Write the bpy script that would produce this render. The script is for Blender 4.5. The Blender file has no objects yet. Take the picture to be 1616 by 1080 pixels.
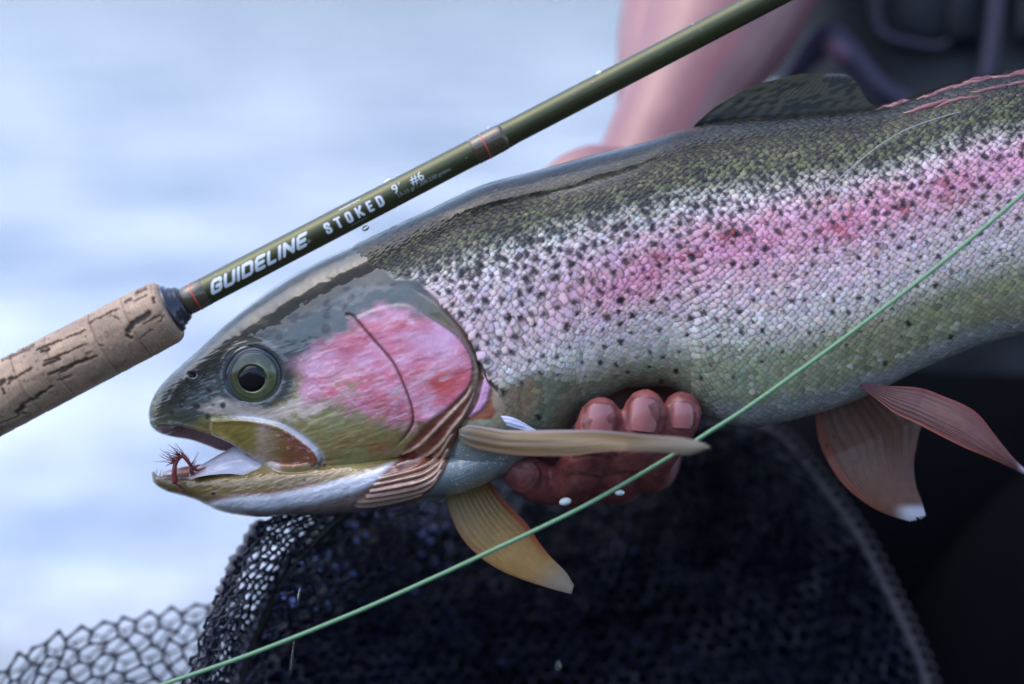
import bpy, bmesh, math, random
import numpy as np
from mathutils import Matrix, Vector

random.seed(7)
RNG = np.random.RandomState(11)
C = bpy.context.scene.collection

# ------------------------------------------------------------------ camera, light, world
U = 0.42 / 1616.0          # metres per photo pixel on the focal plane
LENS = 60.0
DIST = LENS / 36.0 * 0.42  # metres from the lens to the fish
DPX = DIST / U
PITCH = math.radians(13.0)
HEIGHT = 0.27              # the fish is held this far above the river
# frame of the catch: x right, y away from the camera, z up (tilted with the camera)
M = Matrix.Translation((0, 0, HEIGHT)) @ Matrix.Rotation(-PITCH, 4, 'X')

scene = bpy.context.scene
cam_d = bpy.data.cameras.new('camera')
cam = bpy.data.objects.new('camera', cam_d)
C.objects.link(cam)
cam.matrix_world = M @ Matrix.Translation((0, -DIST, 0)) @ Matrix.Rotation(math.radians(90), 4, 'X')
cam_d.lens = LENS
cam_d.sensor_width = 36.0
cam_d.clip_start = 0.02
cam_d.clip_end = 4000
cam_d.dof.use_dof = True
cam_d.dof.focus_distance = DIST - 75 * U
cam_d.dof.aperture_fstop = 2.0
scene.camera = cam

SUN_EL, SUN_AZ = math.radians(63), math.radians(-100)
world = bpy.data.worlds.new('World')
scene.world = world
world.use_nodes = True
wn = world.node_tree
bg = wn.nodes['Background']
sky = wn.nodes.new('ShaderNodeTexSky')
sky.sky_type = 'NISHITA'
sky.sun_disc = False
sky.sun_elevation = SUN_EL
sky.sun_rotation = SUN_AZ
sky.air_density = 1.0
sky.dust_density = 1.8
sky.ozone_density = 1.0
wn.links.new(sky.outputs[0], bg.inputs[0])
bg.inputs[1].default_value = 0.15
sun_d = bpy.data.lights.new('sun', 'SUN')
sun_d.energy = 0.5
sun_d.angle = math.radians(75)
sun_d.color = (1.0, 0.99, 0.98)
sun = bpy.data.objects.new('sun', sun_d)
C.objects.link(sun)
sdir = Vector((math.sin(SUN_AZ) * math.cos(SUN_EL), math.cos(SUN_AZ) * math.cos(SUN_EL), math.sin(SUN_EL)))
sun.rotation_euler = sdir.to_track_quat('Z', 'Y').to_euler()
scene.view_settings.view_transform = 'Standard'
scene.view_settings.look = 'None'
scene.view_settings.gamma = 1.0
scene.view_settings.use_curve_mapping = False
scene.view_settings.exposure = 1.38
scene.cycles.use_denoising = True
scene.cycles.max_bounces = 8
scene.cycles.transparent_max_bounces = 8

# ------------------------------------------------------------------ maths helpers
def pchip(xs, ys):
    xs = np.asarray(xs, float); ys = np.asarray(ys, float)
    h = np.diff(xs); d = np.diff(ys) / h
    m = np.zeros_like(ys)
    for i in range(1, len(xs) - 1):
        if d[i - 1] * d[i] > 0:
            w1 = 2 * h[i] + h[i - 1]; w2 = h[i] + 2 * h[i - 1]
            m[i] = (w1 + w2) / (w1 / d[i - 1] + w2 / d[i])
    m[0] = d[0]; m[-1] = d[-1]
    def f(x):
        x = np.clip(np.asarray(x, float), xs[0], xs[-1])
        i = np.clip(np.searchsorted(xs, x) - 1, 0, len(xs) - 2)
        t = (x - xs[i]) / h[i]
        t2 = t * t; t3 = t2 * t
        return (2*t3-3*t2+1)*ys[i] + (t3-2*t2+t)*h[i]*m[i] + (-2*t3+3*t2)*ys[i+1] + (t3-t2)*h[i]*m[i+1]
    return f

def sstep(x, a, b):
    t = np.clip((x - a) / (b - a), 0, 1)
    return t * t * (3 - 2 * t)

def hsh(i, j, s):
    n = (i * 374761393 + j * 668265263 + s * 974634777) & 0xffffffff
    n = ((n ^ (n >> 13)) * 1274126177) & 0xffffffff
    return ((n ^ (n >> 16)) & 0xffff) / 65535.0

def vnoise(x, y, s=0):
    x = np.asarray(x, float); y = np.asarray(y, float)
    xi = np.floor(x).astype(np.int64); yi = np.floor(y).astype(np.int64)
    fx = x - xi; fy = y - yi
    fx = fx*fx*(3-2*fx); fy = fy*fy*(3-2*fy)
    a = hsh(xi, yi, s); b = hsh(xi+1, yi, s); c = hsh(xi, yi+1, s); d = hsh(xi+1, yi+1, s)
    return (a*(1-fx)+b*fx)*(1-fy) + (c*(1-fx)+d*fx)*fy

def fbm(x, y, s=0, o=4):
    r = 0; a = 0.5; t = 0
    for k in range(o):
        r = r + a * vnoise(x * 2**k, y * 2**k, s + k); t += a; a *= 0.55
    return r / t - 0.5          # about -0.5 .. 0.5

def seg_dist(px, py, pts):
    d = np.full(np.shape(px), 1e9)
    pts = np.asarray(pts, float)
    for (x0, y0), (x1, y1) in zip(pts[:-1], pts[1:]):
        vx, vy = x1-x0, y1-y0
        t = np.clip(((px-x0)*vx + (py-y0)*vy) / (vx*vx+vy*vy+1e-9), 0, 1)
        d = np.minimum(d, np.hypot(px-x0-t*vx, py-y0-t*vy))
    return d

def smooth_pts(pts, n=6):
    """Catmull-Rom through the points"""
    p = np.asarray(pts, float)
    q = np.vstack([2*p[0]-p[1], p, 2*p[-1]-p[-2]])
    out = []
    for i in range(len(p)-1):
        for k in range(n):
            t = k / n
            a, b, c, d = q[i], q[i+1], q[i+2], q[i+3]
            out.append(0.5*((2*b)+(-a+c)*t+(2*a-5*b+4*c-d)*t*t+(-a+3*b-3*c+d)*t**3))
    out.append(p[-1])
    return np.array(out)

def curve_at(pts, t):
    p = smooth_pts(pts, 8)
    L = np.r_[0, np.cumsum(np.linalg.norm(np.diff(p, axis=0), axis=1))]
    L /= L[-1]
    return np.stack([np.interp(t, L, p[:, k]) for k in range(p.shape[1])], -1)

def poly_sdf(px, py, poly):
    """positive inside"""
    poly = np.asarray(poly, float)
    d = seg_dist(px, py, np.vstack([poly, poly[:1]]))
    ins = np.zeros(np.shape(px), bool)
    n = len(poly)
    for i in range(n):
        x0, y0 = poly[i]; x1, y1 = poly[(i+1) % n]
        if y0 == y1: continue
        c = ((y0 > py) != (y1 > py)) & (px < (x1-x0)*(py-y0)/(y1-y0)+x0)
        ins ^= c
    return np.where(ins, d, -d)

def srgb(c):
    c = np.asarray(c, float) / 255.0
    return np.where(c <= 0.04045, c/12.92, ((c+0.055)/1.055)**2.4)

def F(p):
    """(photo px, photo py, depth px) -> metres in the catch frame"""
    p = np.asarray(p, float)
    s = (DPX + p[..., 2]) / DPX
    return np.stack([(p[..., 0]-808)*U*s, p[..., 2]*U, (540-p[..., 1])*U*s], -1)

def proj(q):
    """inverse of F: metres -> photo pixel"""
    d = q[..., 1] / U
    s = (DPX + d) / DPX
    return q[..., 0]/U/s + 808, 540 - q[..., 2]/U/s

# ------------------------------------------------------------------ object helpers
def tag(o, label=None, cat=None, group=None, kind=None):
    if label: o['label'] = label
    if cat: o['category'] = cat
    if group: o['group'] = group
    if kind: o['kind'] = kind
    return o

def root(name, base, label, cat, group=None):
    o = bpy.data.objects.new(name, None)
    C.objects.link(o)
    o.empty_display_size = 0.02
    b = F(np.array(base, float))
    o.matrix_world = M @ Matrix.Translation(Vector(b))
    o['_b'] = [float(v) for v in b]
    tag(o, label, cat, group)
    return o

def build(name, verts, faces, mat, parent=None, col=None, smooth=True, base=None, raw=False, extra=None):
    """verts: metres in the catch frame. parent: thing or part. Thing without parent gets its own base."""
    verts = np.asarray(verts, float)
    if parent is not None:
        r = parent
        while r.parent is not None: r = r.parent
        b = np.array(r['_b'])
    else:
        b = verts.mean(0) if base is None else F(np.array(base, float))
    me = bpy.data.meshes.new(name)
    fa = faces
    if isinstance(fa, np.ndarray):
        k = fa.shape[1]
        me.vertices.add(len(verts)); me.vertices.foreach_set('co', (verts-b).astype(np.float32).ravel())
        me.loops.add(fa.size); me.loops.foreach_set('vertex_index', fa.astype(np.int32).ravel())
        me.polygons.add(len(fa)); me.polygons.foreach_set('loop_start', np.arange(0, fa.size, k, dtype=np.int32))
        try: me.polygons.foreach_set('loop_total', np.full(len(fa), k, dtype=np.int32))
        except Exception: pass
        me.update(calc_edges=True); me.validate()
    else:
        me.from_pydata([tuple(v) for v in (verts-b)], [], fa); me.update()
    if smooth:
        me.polygons.foreach_set('use_smooth', np.ones(len(me.polygons), bool))
    if col is not None:
        a = me.color_attributes.new('Col', 'FLOAT_COLOR', 'POINT')
        c = np.ones((len(verts), 4), np.float32); c[:, :col.shape[1]] = col
        a.data.foreach_set('color', c.ravel())
    me.materials.append(mat)
    o = bpy.data.objects.new(name, me)
    C.objects.link(o)
    if parent is not None:
        o.parent = parent
    else:
        o.matrix_world = M @ Matrix.Translation(Vector(b))
        o['_b'] = [float(v) for v in b]
    return o

def grid_faces(n, m, wrap_m=False, off=0):
    i = np.arange(n-1)[:, None]; mm = m if wrap_m else m-1
    j = np.arange(mm)[None, :]; j2 = (j+1) % m
    f = np.stack([i*m+j, i*m+j2, (i+1)*m+j2, (i+1)*m+j], -1).reshape(-1, 4)
    return f + off

def tube(path, rad, seg=10, flat=1.0, caps=True, up=(0, 0, 1)):
    """path in metres (n,3), rad metres -> verts, quad faces"""
    P = np.asarray(path, float); n = len(P)
    r = np.broadcast_to(np.asarray(rad, float), (n,))
    if caps:
        t0 = P[0]-P[1]; t0 /= np.linalg.norm(t0)+1e-12; t1 = P[-1]-P[-2]; t1 /= np.linalg.norm(t1)+1e-12
        a = [(math.cos(x), math.sin(x)) for x in np.linspace(math.pi/2*0.9995, 0, 6)[:-1]]
        P = np.vstack([P[0]+t0*r[0]*s for c, s in a] + [P] + [P[-1]+t1*r[-1]*s for c, s in a[::-1]])
        r = np.r_[[r[0]*c for c, s in a], r, [r[-1]*c for c, s in a[::-1]]]
        n = len(P)
    T = np.gradient(P, axis=0); T /= np.linalg.norm(T, axis=1)[:, None]+1e-12
    V = np.zeros((n, 3)); nrm = np.array(up, float)
    if abs(np.dot(nrm, T[0])) > 0.9: nrm = np.array((0, 1.0, 0))
    for k in range(n):
        nrm = nrm - T[k]*np.dot(nrm, T[k]); nrm /= np.linalg.norm(nrm)+1e-12; V[k] = nrm
    B = np.cross(T, V)
    a = np.arange(seg)/seg*2*math.pi
    vs = P[:, None] + r[:, None, None]*(np.cos(a)[None, :, None]*V[:, None] + flat*np.sin(a)[None, :, None]*B[:, None])
    return vs.reshape(-1, 3), grid_faces(n, seg, True)

def merge(parts):
    V = []; Fc = []; o = 0
    for v, f in parts:
        V.append(v); Fc.append(f+o); o += len(v)
    return np.vstack(V), np.vstack(Fc)

def lathe(axis0, e, prof, seg=48):
    """prof: (along, radius) in metres about axis point axis0, direction e"""
    e = np.asarray(e, float)/np.linalg.norm(e)
    v = np.array((0, 1.0, 0)); v -= e*np.dot(v, e); v /= np.linalg.norm(v); b = np.cross(e, v)
    a = np.arange(seg)/seg*2*math.pi
    s = np.array([p[0] for p in prof]); r = np.array([p[1] for p in prof])
    vs = axis0 + s[:, None, None]*e + r[:, None, None]*(np.cos(a)[None, :, None]*v + np.sin(a)[None, :, None]*b)
    return vs.reshape(-1, 3), grid_faces(len(prof), seg, True)

# ------------------------------------------------------------------ materials
def mat_new(name):
    m = bpy.data.materials.new(name); m.use_nodes = True
    return m, m.node_tree, m.node_tree.nodes['Principled BSDF']

def mat_plain(name, rgb, rough=0.5, metal=0.0, coat=0.0, spec=0.5, noise=0.0, nscale=200.0, bump=0.0, bscale=400.0, coat_rough=0.03, trans=0.0, ior=1.45):
    m, nt, p = mat_new(name)
    c = srgb(rgb)
    p.inputs['Base Color'].default_value = (*c, 1)
    p.inputs['Roughness'].default_value = rough
    p.inputs['Metallic'].default_value = metal
    p.inputs['Coat Weight'].default_value = coat
    p.inputs['Coat Roughness'].default_value = coat_rough
    p.inputs['Specular IOR Level'].default_value = spec
    p.inputs['Transmission Weight'].default_value = trans
    p.inputs['IOR'].default_value = ior
    tc = nt.nodes.new('ShaderNodeTexCoord')
    if noise > 0:
        n = nt.nodes.new('ShaderNodeTexNoise'); n.inputs['Scale'].default_value = nscale; n.inputs['Detail'].default_value = 5
        nt.links.new(tc.outputs['Object'], n.inputs['Vector'])
        mx = nt.nodes.new('ShaderNodeMix'); mx.data_type = 'RGBA'
        mx.inputs['A'].default_value = (*(c*(1-noise)), 1); mx.inputs['B'].default_value = (*np.minimum(c*(1+noise), 1), 1)
        nt.links.new(n.outputs['Fac'], mx.inputs['Factor'])
        nt.links.new(mx.outputs['Result'], p.inputs['Base Color'])
    if bump > 0:
        n = nt.nodes.new('ShaderNodeTexNoise'); n.inputs['Scale'].default_value = bscale; n.inputs['Detail'].default_value = 4
        nt.links.new(tc.outputs['Object'], n.inputs['Vector'])
        b = nt.nodes.new('ShaderNodeBump'); b.inputs['Strength'].default_value = bump; b.inputs['Distance'].default_value = 0.001
        nt.links.new(n.outputs['Fac'], b.inputs['Height']); nt.links.new(b.outputs[0], p.inputs['Normal'])
    return m

def mat_col(name, rough=0.45, coat=1.0, coat_rough=0.04, spec=0.5, bump=0.15, bscale=700.0, use_metal=True, sss=0.0, bdist=0.0004, translucent=0.0, coat_ior=1.5, wave=0.0):
    m, nt, p = mat_new(name)
    at = nt.nodes.new('ShaderNodeAttribute'); at.attribute_name = 'Col'
    nt.links.new(at.outputs['Color'], p.inputs['Base Color'])
    if use_metal: nt.links.new(at.outputs['Alpha'], p.inputs['Metallic'])
    p.inputs['Roughness'].default_value = rough
    p.inputs['Coat Weight'].default_value = coat
    p.inputs['Coat Roughness'].default_value = coat_rough
    p.inputs['Coat IOR'].default_value = coat_ior
    p.inputs['Specular IOR Level'].default_value = spec
    tc = nt.nodes.new('ShaderNodeTexCoord')
    last = None
    if bump > 0:
        n = nt.nodes.new('ShaderNodeTexNoise'); n.inputs['Scale'].default_value = bscale; n.inputs['Detail'].default_value = 4
        nt.links.new(tc.outputs['Object'], n.inputs['Vector'])
        b = nt.nodes.new('ShaderNodeBump'); b.inputs['Strength'].default_value = bump; b.inputs['Distance'].default_value = bdist
        nt.links.new(n.outputs['Fac'], b.inputs['Height']); nt.links.new(b.outputs[0], p.inputs['Normal'])
        last = b
    if wave > 0:   # uneven film of water over the skin
        n = nt.nodes.new('ShaderNodeTexNoise'); n.inputs['Scale'].default_value = 55; n.inputs['Detail'].default_value = 2
        nt.links.new(tc.outputs['Object'], n.inputs['Vector'])
        b = nt.nodes.new('ShaderNodeBump'); b.inputs['Strength'].default_value = wave; b.inputs['Distance'].default_value = 0.002
        nt.links.new(n.outputs['Fac'], b.inputs['Height']); nt.links.new(b.outputs[0], p.inputs['Coat Normal'])
    if sss > 0:
        p.inputs['Subsurface Weight'].default_value = sss
        p.inputs['Subsurface Radius'].default_value = (0.006, 0.002, 0.001)
        p.inputs['Subsurface Scale'].default_value = 1.0
    if translucent > 0:
        tr = nt.nodes.new('ShaderNodeBsdfTranslucent'); nt.links.new(at.outputs['Color'], tr.inputs['Color'])
        ms = nt.nodes.new('ShaderNodeMixShader'); ms.inputs[0].default_value = translucent
        nt.links.new(p.outputs[0], ms.inputs[1]); nt.links.new(tr.outputs[0], ms.inputs[2])
        nt.links.new(ms.outputs[0], nt.nodes['Material Output'].inputs['Surface'])
    return m

MAT_SKIN = mat_col('wet_fish_skin', rough=0.42, coat_ior=1.5, wave=0.25, bump=0.2, bscale=900)
MAT_SCALE = mat_col('fish_scale', rough=0.38, coat=0.4, coat_rough=0.08, spec=.22, bump=0.0)
MAT_FIN = mat_col('fin_membrane', rough=0.42, coat=0.5, coat_rough=0.15, bump=0.15, translucent=0.5, use_metal=False)
MAT_EYE = mat_col('fish_eye', rough=0.3, coat=1.0, coat_rough=0.0, bump=0.05, bscale=1500, use_metal=True)
MAT_PUPIL = mat_plain('pupil_black', (5, 6, 14), rough=0.2, spec=.3, coat=.35, coat_rough=0.0)
MAT_FLESH = mat_col('wet_human_skin', rough=0.45, coat=0.3, coat_rough=0.15, bump=0.35, bscale=500, use_metal=False, sss=0.25, bdist=0.0005)

# ------------------------------------------------------------------ the river, the far bank
def river():
    nx, ny = 260, 260
    ang = np.linspace(-1, 1, nx)
    dist = 0.02 + 0.0 + np.geomspace(0.25, 900, ny)
    X = ang[None, :] * (dist[:, None]*1.6 + 0.9)
    Y = np.broadcast_to(dist[:, None]-1.6, X.shape).copy()
    near = np.clip(1-dist/30, 0, 1)[:, None]
    Z = near*(0.016*fbm(X*3.1+5, Y*4.0, 3) + 0.012*fbm(X*9+5, Y*11.0, 9))
    V = np.stack([X, Y, Z], -1).reshape(-1, 3)
    me = bpy.data.meshes.new('river_water')
    me.from_pydata([tuple(v) for v in V], [], [tuple(f) for f in grid_faces(ny, nx)])
    me.polygons.foreach_set('use_smooth', np.ones(len(me.polygons), bool))
    m, nt, p = mat_new('river_water')
    p.inputs['Roughness'].default_value = 0.12
    p.inputs['IOR'].default_value = 1.33
    tc = nt.nodes.new('ShaderNodeTexCoord')
    mp = nt.nodes.new('ShaderNodeMapping'); mp.inputs['Scale'].default_value = (1.0, 1.3, 1.0)
    nt.links.new(tc.outputs['Object'], mp.inputs['Vector'])
    n = nt.nodes.new('ShaderNodeTexNoise'); n.inputs['Scale'].default_value = 7.0; n.inputs['Detail'].default_value = 5
    nt.links.new(mp.outputs[0], n.inputs['Vector'])
    b = nt.nodes.new('ShaderNodeBump'); b.inputs['Strength'].default_value = 0.9; b.inputs['Distance'].default_value = 0.035
    nt.links.new(n.outputs['Fac'], b.inputs['Height']); nt.links.new(b.outputs[0], p.inputs['Normal'])
    n2 = nt.nodes.new('ShaderNodeTexNoise'); n2.inputs['Scale'].default_value = 2.2; n2.inputs['Detail'].default_value = 4
    nt.links.new(mp.outputs[0], n2.inputs['Vector'])
    mx = nt.nodes.new('ShaderNodeMix'); mx.data_type = 'RGBA'
    mx.inputs['A'].default_value = (0.21, 0.27, 0.38, 1); mx.inputs['B'].default_value = (0.72, 0.74, 0.78, 1)
    mr = nt.nodes.new('ShaderNodeMapRange'); mr.inputs[1].default_value = .36; mr.inputs[2].default_value = .64
    nt.links.new(n2.outputs['Fac'], mr.inputs[0]); nt.links.new(mr.outputs[0], mx.inputs['Factor']); # near water is coloured dark to cut the light it bounces up
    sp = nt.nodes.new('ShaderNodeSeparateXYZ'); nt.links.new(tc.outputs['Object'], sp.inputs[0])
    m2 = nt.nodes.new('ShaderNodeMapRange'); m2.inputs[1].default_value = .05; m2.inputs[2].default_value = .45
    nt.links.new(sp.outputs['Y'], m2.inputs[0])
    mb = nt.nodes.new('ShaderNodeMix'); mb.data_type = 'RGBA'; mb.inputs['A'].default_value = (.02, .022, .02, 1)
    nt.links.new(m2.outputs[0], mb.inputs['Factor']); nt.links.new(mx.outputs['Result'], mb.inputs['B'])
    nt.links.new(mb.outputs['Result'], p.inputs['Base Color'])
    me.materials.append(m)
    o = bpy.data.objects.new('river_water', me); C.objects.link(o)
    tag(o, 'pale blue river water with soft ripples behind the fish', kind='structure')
river()

def far_bank():
    nx, ny = 160, 24
    X = np.linspace(-260, 260, nx)[:, None]*np.ones((1, ny))
    t = np.linspace(0, 1, ny)[None, :]*np.ones((nx, 1))
    H = 15 + 5*fbm(X*0.03, X*0, 4)*2 + 2.0*fbm(X*0.25, X*0+3, 5)
    Y = 80 + t*30 + 4*fbm(X*0.05, t*2, 6)
    Z = -0.3 + H*np.sin(t*math.pi*0.5)**0.7 + 1.6*fbm(X*0.5, t*9, 7)*(t > 0.05)
    V = np.stack([X, Y, Z], -1).reshape(-1, 3)
    me = bpy.data.meshes.new('far_bank')
    me.from_pydata([tuple(v) for v in V], [], [tuple(f) for f in grid_faces(nx, ny)])
    me.polygons.foreach_set('use_smooth', np.ones(len(me.polygons), bool))
    m, nt, p = mat_new('bank_vegetation')
    n = nt.nodes.new('ShaderNodeTexNoise'); n.inputs['Scale'].default_value = 0.8; n.inputs['Detail'].default_value = 8
    tc = nt.nodes.new('ShaderNodeTexCoord'); nt.links.new(tc.outputs['Object'], n.inputs['Vector'])
    mx = nt.nodes.new('ShaderNodeMix'); mx.data_type = 'RGBA'
    mx.inputs['A'].default_value = (0.02, 0.03, 0.018, 1); mx.inputs['B'].default_value = (0.09, 0.11, 0.05, 1)
    nt.links.new(n.outputs['Fac'], mx.inputs['Factor']); nt.links.new(mx.outputs['Result'], p.inputs['Base Color'])
    p.inputs['Roughness'].default_value = 0.9
    me.materials.append(m)
    o = bpy.data.objects.new('far_bank', me); C.objects.link(o)
    tag(o, 'dark wooded bank on the far side of the river', kind='structure')
far_bank()

def bank_blocker():  # unseen dark bank, added to keep low sky light off the near side
    nx, ny = 120, 60
    X = np.linspace(-14, 14, nx)[:, None]*np.ones((1, ny))
    Y = (-0.62-np.linspace(0, 1, ny)**1.6*14)[None, :]*np.ones((nx, 1))
    q = -Y-0.62
    Z = -0.03+0.10*sstep(q, 0, .3)+2.6*sstep(q, 1.2, 8)+(0.05*fbm(X*5, Y*5, 15)+0.02*fbm(X*22, Y*22, 16))*sstep(q, 0, .2)+1.4*fbm(X*.8, Y*.8, 17)*sstep(q, 1.5, 5)
    V = np.stack([X, Y, Z], -1).reshape(-1, 3)
    me = bpy.data.meshes.new('bank_blocker')
    me.from_pydata([tuple(v) for v in V], [], [tuple(f)[::-1] for f in grid_faces(nx, ny)])
    me.polygons.foreach_set('use_smooth', np.ones(len(me.polygons), bool))
    m, nt, p = mat_new('blocker_dark_ground')
    n = nt.nodes.new('ShaderNodeTexNoise'); n.inputs['Scale'].default_value = 9; n.inputs['Detail'].default_value = 8
    tc = nt.nodes.new('ShaderNodeTexCoord'); nt.links.new(tc.outputs['Object'], n.inputs['Vector'])
    mx = nt.nodes.new('ShaderNodeMix'); mx.data_type = 'RGBA'
    mx.inputs['A'].default_value = (0.015, 0.018, 0.015, 1); mx.inputs['B'].default_value = (0.08, 0.085, 0.06, 1)
    nt.links.new(n.outputs['Fac'], mx.inputs['Factor']); nt.links.new(mx.outputs['Result'], p.inputs['Base Color'])
    p.inputs['Roughness'].default_value = 0.8
    me.materials.append(m)
    o = bpy.data.objects.new('bank_blocker', me); C.objects.link(o)
    tag(o, 'unseen dark bank added behind the camera to block low front light', kind='structure')
bank_blocker()

# ------------------------------------------------------------------ the trout: outline of the body
sq = lambda x: np.sqrt(np.maximum(np.asarray(x, float)-234, 0.0))
TOP = [(234.5,653),(236.5,641),(240,631),(247,618),(257,605),(275,587),(300,565),(330,537),(370,502),(420,465),(470,433),(520,407),(560,388),(600,369),(640,350),(680,332),(716,314),(768,292),(840,273),(920,251),(1016,226),(1078,206),(1150,192),(1250,182),(1384,168),(1460,146),(1531,124),(1616,108),(1750,90),(1950,75),(2150,95),(2300,110)]
BOT = [(234.5,656),(236.5,667),(240,674),(247,681),(257,686),(275,690),(300,694),(327,703),(354,712),(376,712),(420,731),(460,738),(500,753),(530,759),(560,755),(600,743),(640,735),(680,742),(725,760),(754,764),(791,756),(828,730),(854,717),(880,697),(902,675),(921,650),(958,627),(995,612),(1050,610),(1087,627),(1106,649),(1124,662),(1153,671),(1190,674),(1227,668),(1283,655),(1338,637),(1397,611),(1449,585),(1505,561),(1560,541),(1616,526),(1750,470),(1950,350),(2150,260),(2300,235)]
WID = [(234.5,4),(240,16),(255,30),(280,43),(320,56),(360,66),(400,74),(450,84),(520,97),(600,110),(680,120),(760,124),(850,122),(1000,120),(1300,124),(1616,112),(1950,70),(2150,36),(2300,16)]
_top = pchip(sq([p[0] for p in TOP]), [p[1] for p in TOP])
_bot = pchip(sq([p[0] for p in BOT]), [p[1] for p in BOT])
_wid = pchip(sq([p[0] for p in WID]), [p[1] for p in WID])
ftop = lambda x: _top(sq(x)); fbot = lambda x: _bot(sq(x)); fwid = lambda x: _wid(sq(x))

def body_raw(x, th):
    """th 0 = back, pi = belly on the side that faces the camera, up to 2 pi round the far side"""
    t, b, w = ftop(x), fbot(x), fwid(x)
    c, s = np.cos(th), np.sin(th)
    # the dent made by the fingers only changes the near lower flank
    h = (b-t)/2
    z = (t+b)/2 - h*np.sign(c)*np.abs(c)**(0.83-0.11*sstep(x, 520, 760)+0.15*sstep(x, 980, 1120))
    d = -w*np.sign(s)*np.abs(s)**(0.62+0.14*sstep(x, 700, 860))
    return np.stack([np.broadcast_to(x, z.shape), z, d], -1)

def surf_d(x, y):
    t, b, w = ftop(x), fbot(x), fwid(x)
    c = np.clip(((t+b)/2-y)/((b-t)/2), -.999, .999)
    ce = 0.83-0.11*sstep(x, 520, 760)+0.15*sstep(x, 980, 1120); se = 0.62+0.14*sstep(x, 700, 860)
    c = np.abs(c)**(1/ce)
    return -w*np.sqrt(1-c*c)**se

JT = [(239.5,746),(242,744),(250,751),(269,750),(295,751),(321,745),(347,740),(376,735),(430,726),(500,720),(600,716),(660,712),(720,700),(790,690),(830,700)]
JB = [(239.5,748),(242,761),(250,769),(269,778),(295,785),(326,797),(344,806),(375,812.5),(405,816),(452,814),(498,813),(560,809),(638,798),(680,791),(720,784),(754,771),(791,754),(830,722)]
JW = [(239.5,3),(245,12),(255,20),(275,29),(320,43),(380,58),(450,70),(520,80),(600,90),(660,94),(720,92),(780,84),(830,60)]
sj = lambda x: np.sqrt(np.maximum(np.asarray(x, float)-239, 0))
_jt = pchip(sj([p[0] for p in JT]), [p[1] for p in JT]); _jb = pchip(sj([p[0] for p in JB]), [p[1] for p in JB]); _jw = pchip(sj([p[0] for p in JW]), [p[1] for p in JW])
def jaw_raw(x, th):
    t, b, w = _jt(sj(x)), _jb(sj(x)), _jw(sj(x))
    c, s = np.cos(th), np.sin(th)
    h = (b-t)/2
    z = (t+b)/2 - h*np.sign(c)*np.abs(c)**0.9
    d = -w*np.sign(s)*np.abs(s)**0.75
    return np.stack([np.broadcast_to(x, z.shape), z, d], -1)

# ---- landmarks on the head, in photo pixels
PREOP = smooth_pts([(548,497),(560,503),(590,537),(607,556),(623,577),(637,607),(649,640),(652,664),(643,684),(625,704),(600,722)])
OPER = smooth_pts([(560,502),(600,487),(640,482),(680,503),(720,530),(740,557),(746,582),(738,613),(707,645),(673,668)])
FLAP = smooth_pts([(560,478),(600,462),(637,452),(690,484),(727,523),(748,560),(756,593),(748,628),(735,655),(724,680),(712,710),(703,740),(690,765),(672,786),(650,800)])
SCALE_EDGE = [(500,300),(560,398),(590,420),(625,440),(657,440),(690,470),(712,497),(740,530),(757,573),(787,616),(794,640),(800,682),(2400,682),(2400,0),(500,0)]
MAXI = smooth_pts([(334,661),(370,659),(406,662),(440,670),(461,681),(485,698),(501,714),(504,728),(490,738),(466,742),(437,740),(412,729),(390,713),(372,701),(350,690),(334,680),(334,661)])
LIP = smooth_pts([(241,668),(250,672),(262,672.5),(285,674),(308,679),(347,692),(372,702),(390,714)])
RAYS = [smooth_pts(r) for r in (
    [(636,716),(662,703),(690,676),(715,650),(738,625),(748,600)],
    [(628,736),(664,724),(694,703),(716,674),(738,648),(750,622)],
    [(600,756),(640,746),(672,735),(694,716),(712,688)],
    [(592,766),(632,757),(668,748),(694,730),(706,712)],
    [(586,776),(630,768),(664,760),(688,746),(700,728)],
    [(580,785),(625,778),(660,770),(684,758),(695,744)],
    [(566,793),(615,787),(652,780),(676,770),(688,757)],
    [(556,801),(600,797),(640,789),(664,781)])]
EYE_C = (400.0, 592.0)
HEAD_SPOTS = [(440,532,6.5),(514,520,8),(441,512,5.5),(413,534,6),(392,534,5),(515,498,6),(519,485,4.5),(542,484,5.5),(509,442,5),(327,559,4.5),(407,512,4.5),(277,620,5.5),(265,614,4.5),(313,582,5),(287,638,6.5),(310,641,6),(467,490,5),(271,651,4),(328,657,5),(243,651,4.5),(258,632,4),(276,622,5),(556,434,5),(577,432,5),(595,431,5),(534,449,6),(516,486,5),(541,484,5),(554,470,6),(505,447,4),(362,748,3),(480,757,2.6),(337,779,3),(512,735,2.6),(469,462,4),(385,506,4),(349,541,4),(620,447,5),(640,437,5),(575,452,4),(432,560,0.1),(345,600,0.1),(330,615,4),(352,640,5),(274,682,4)]

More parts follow.
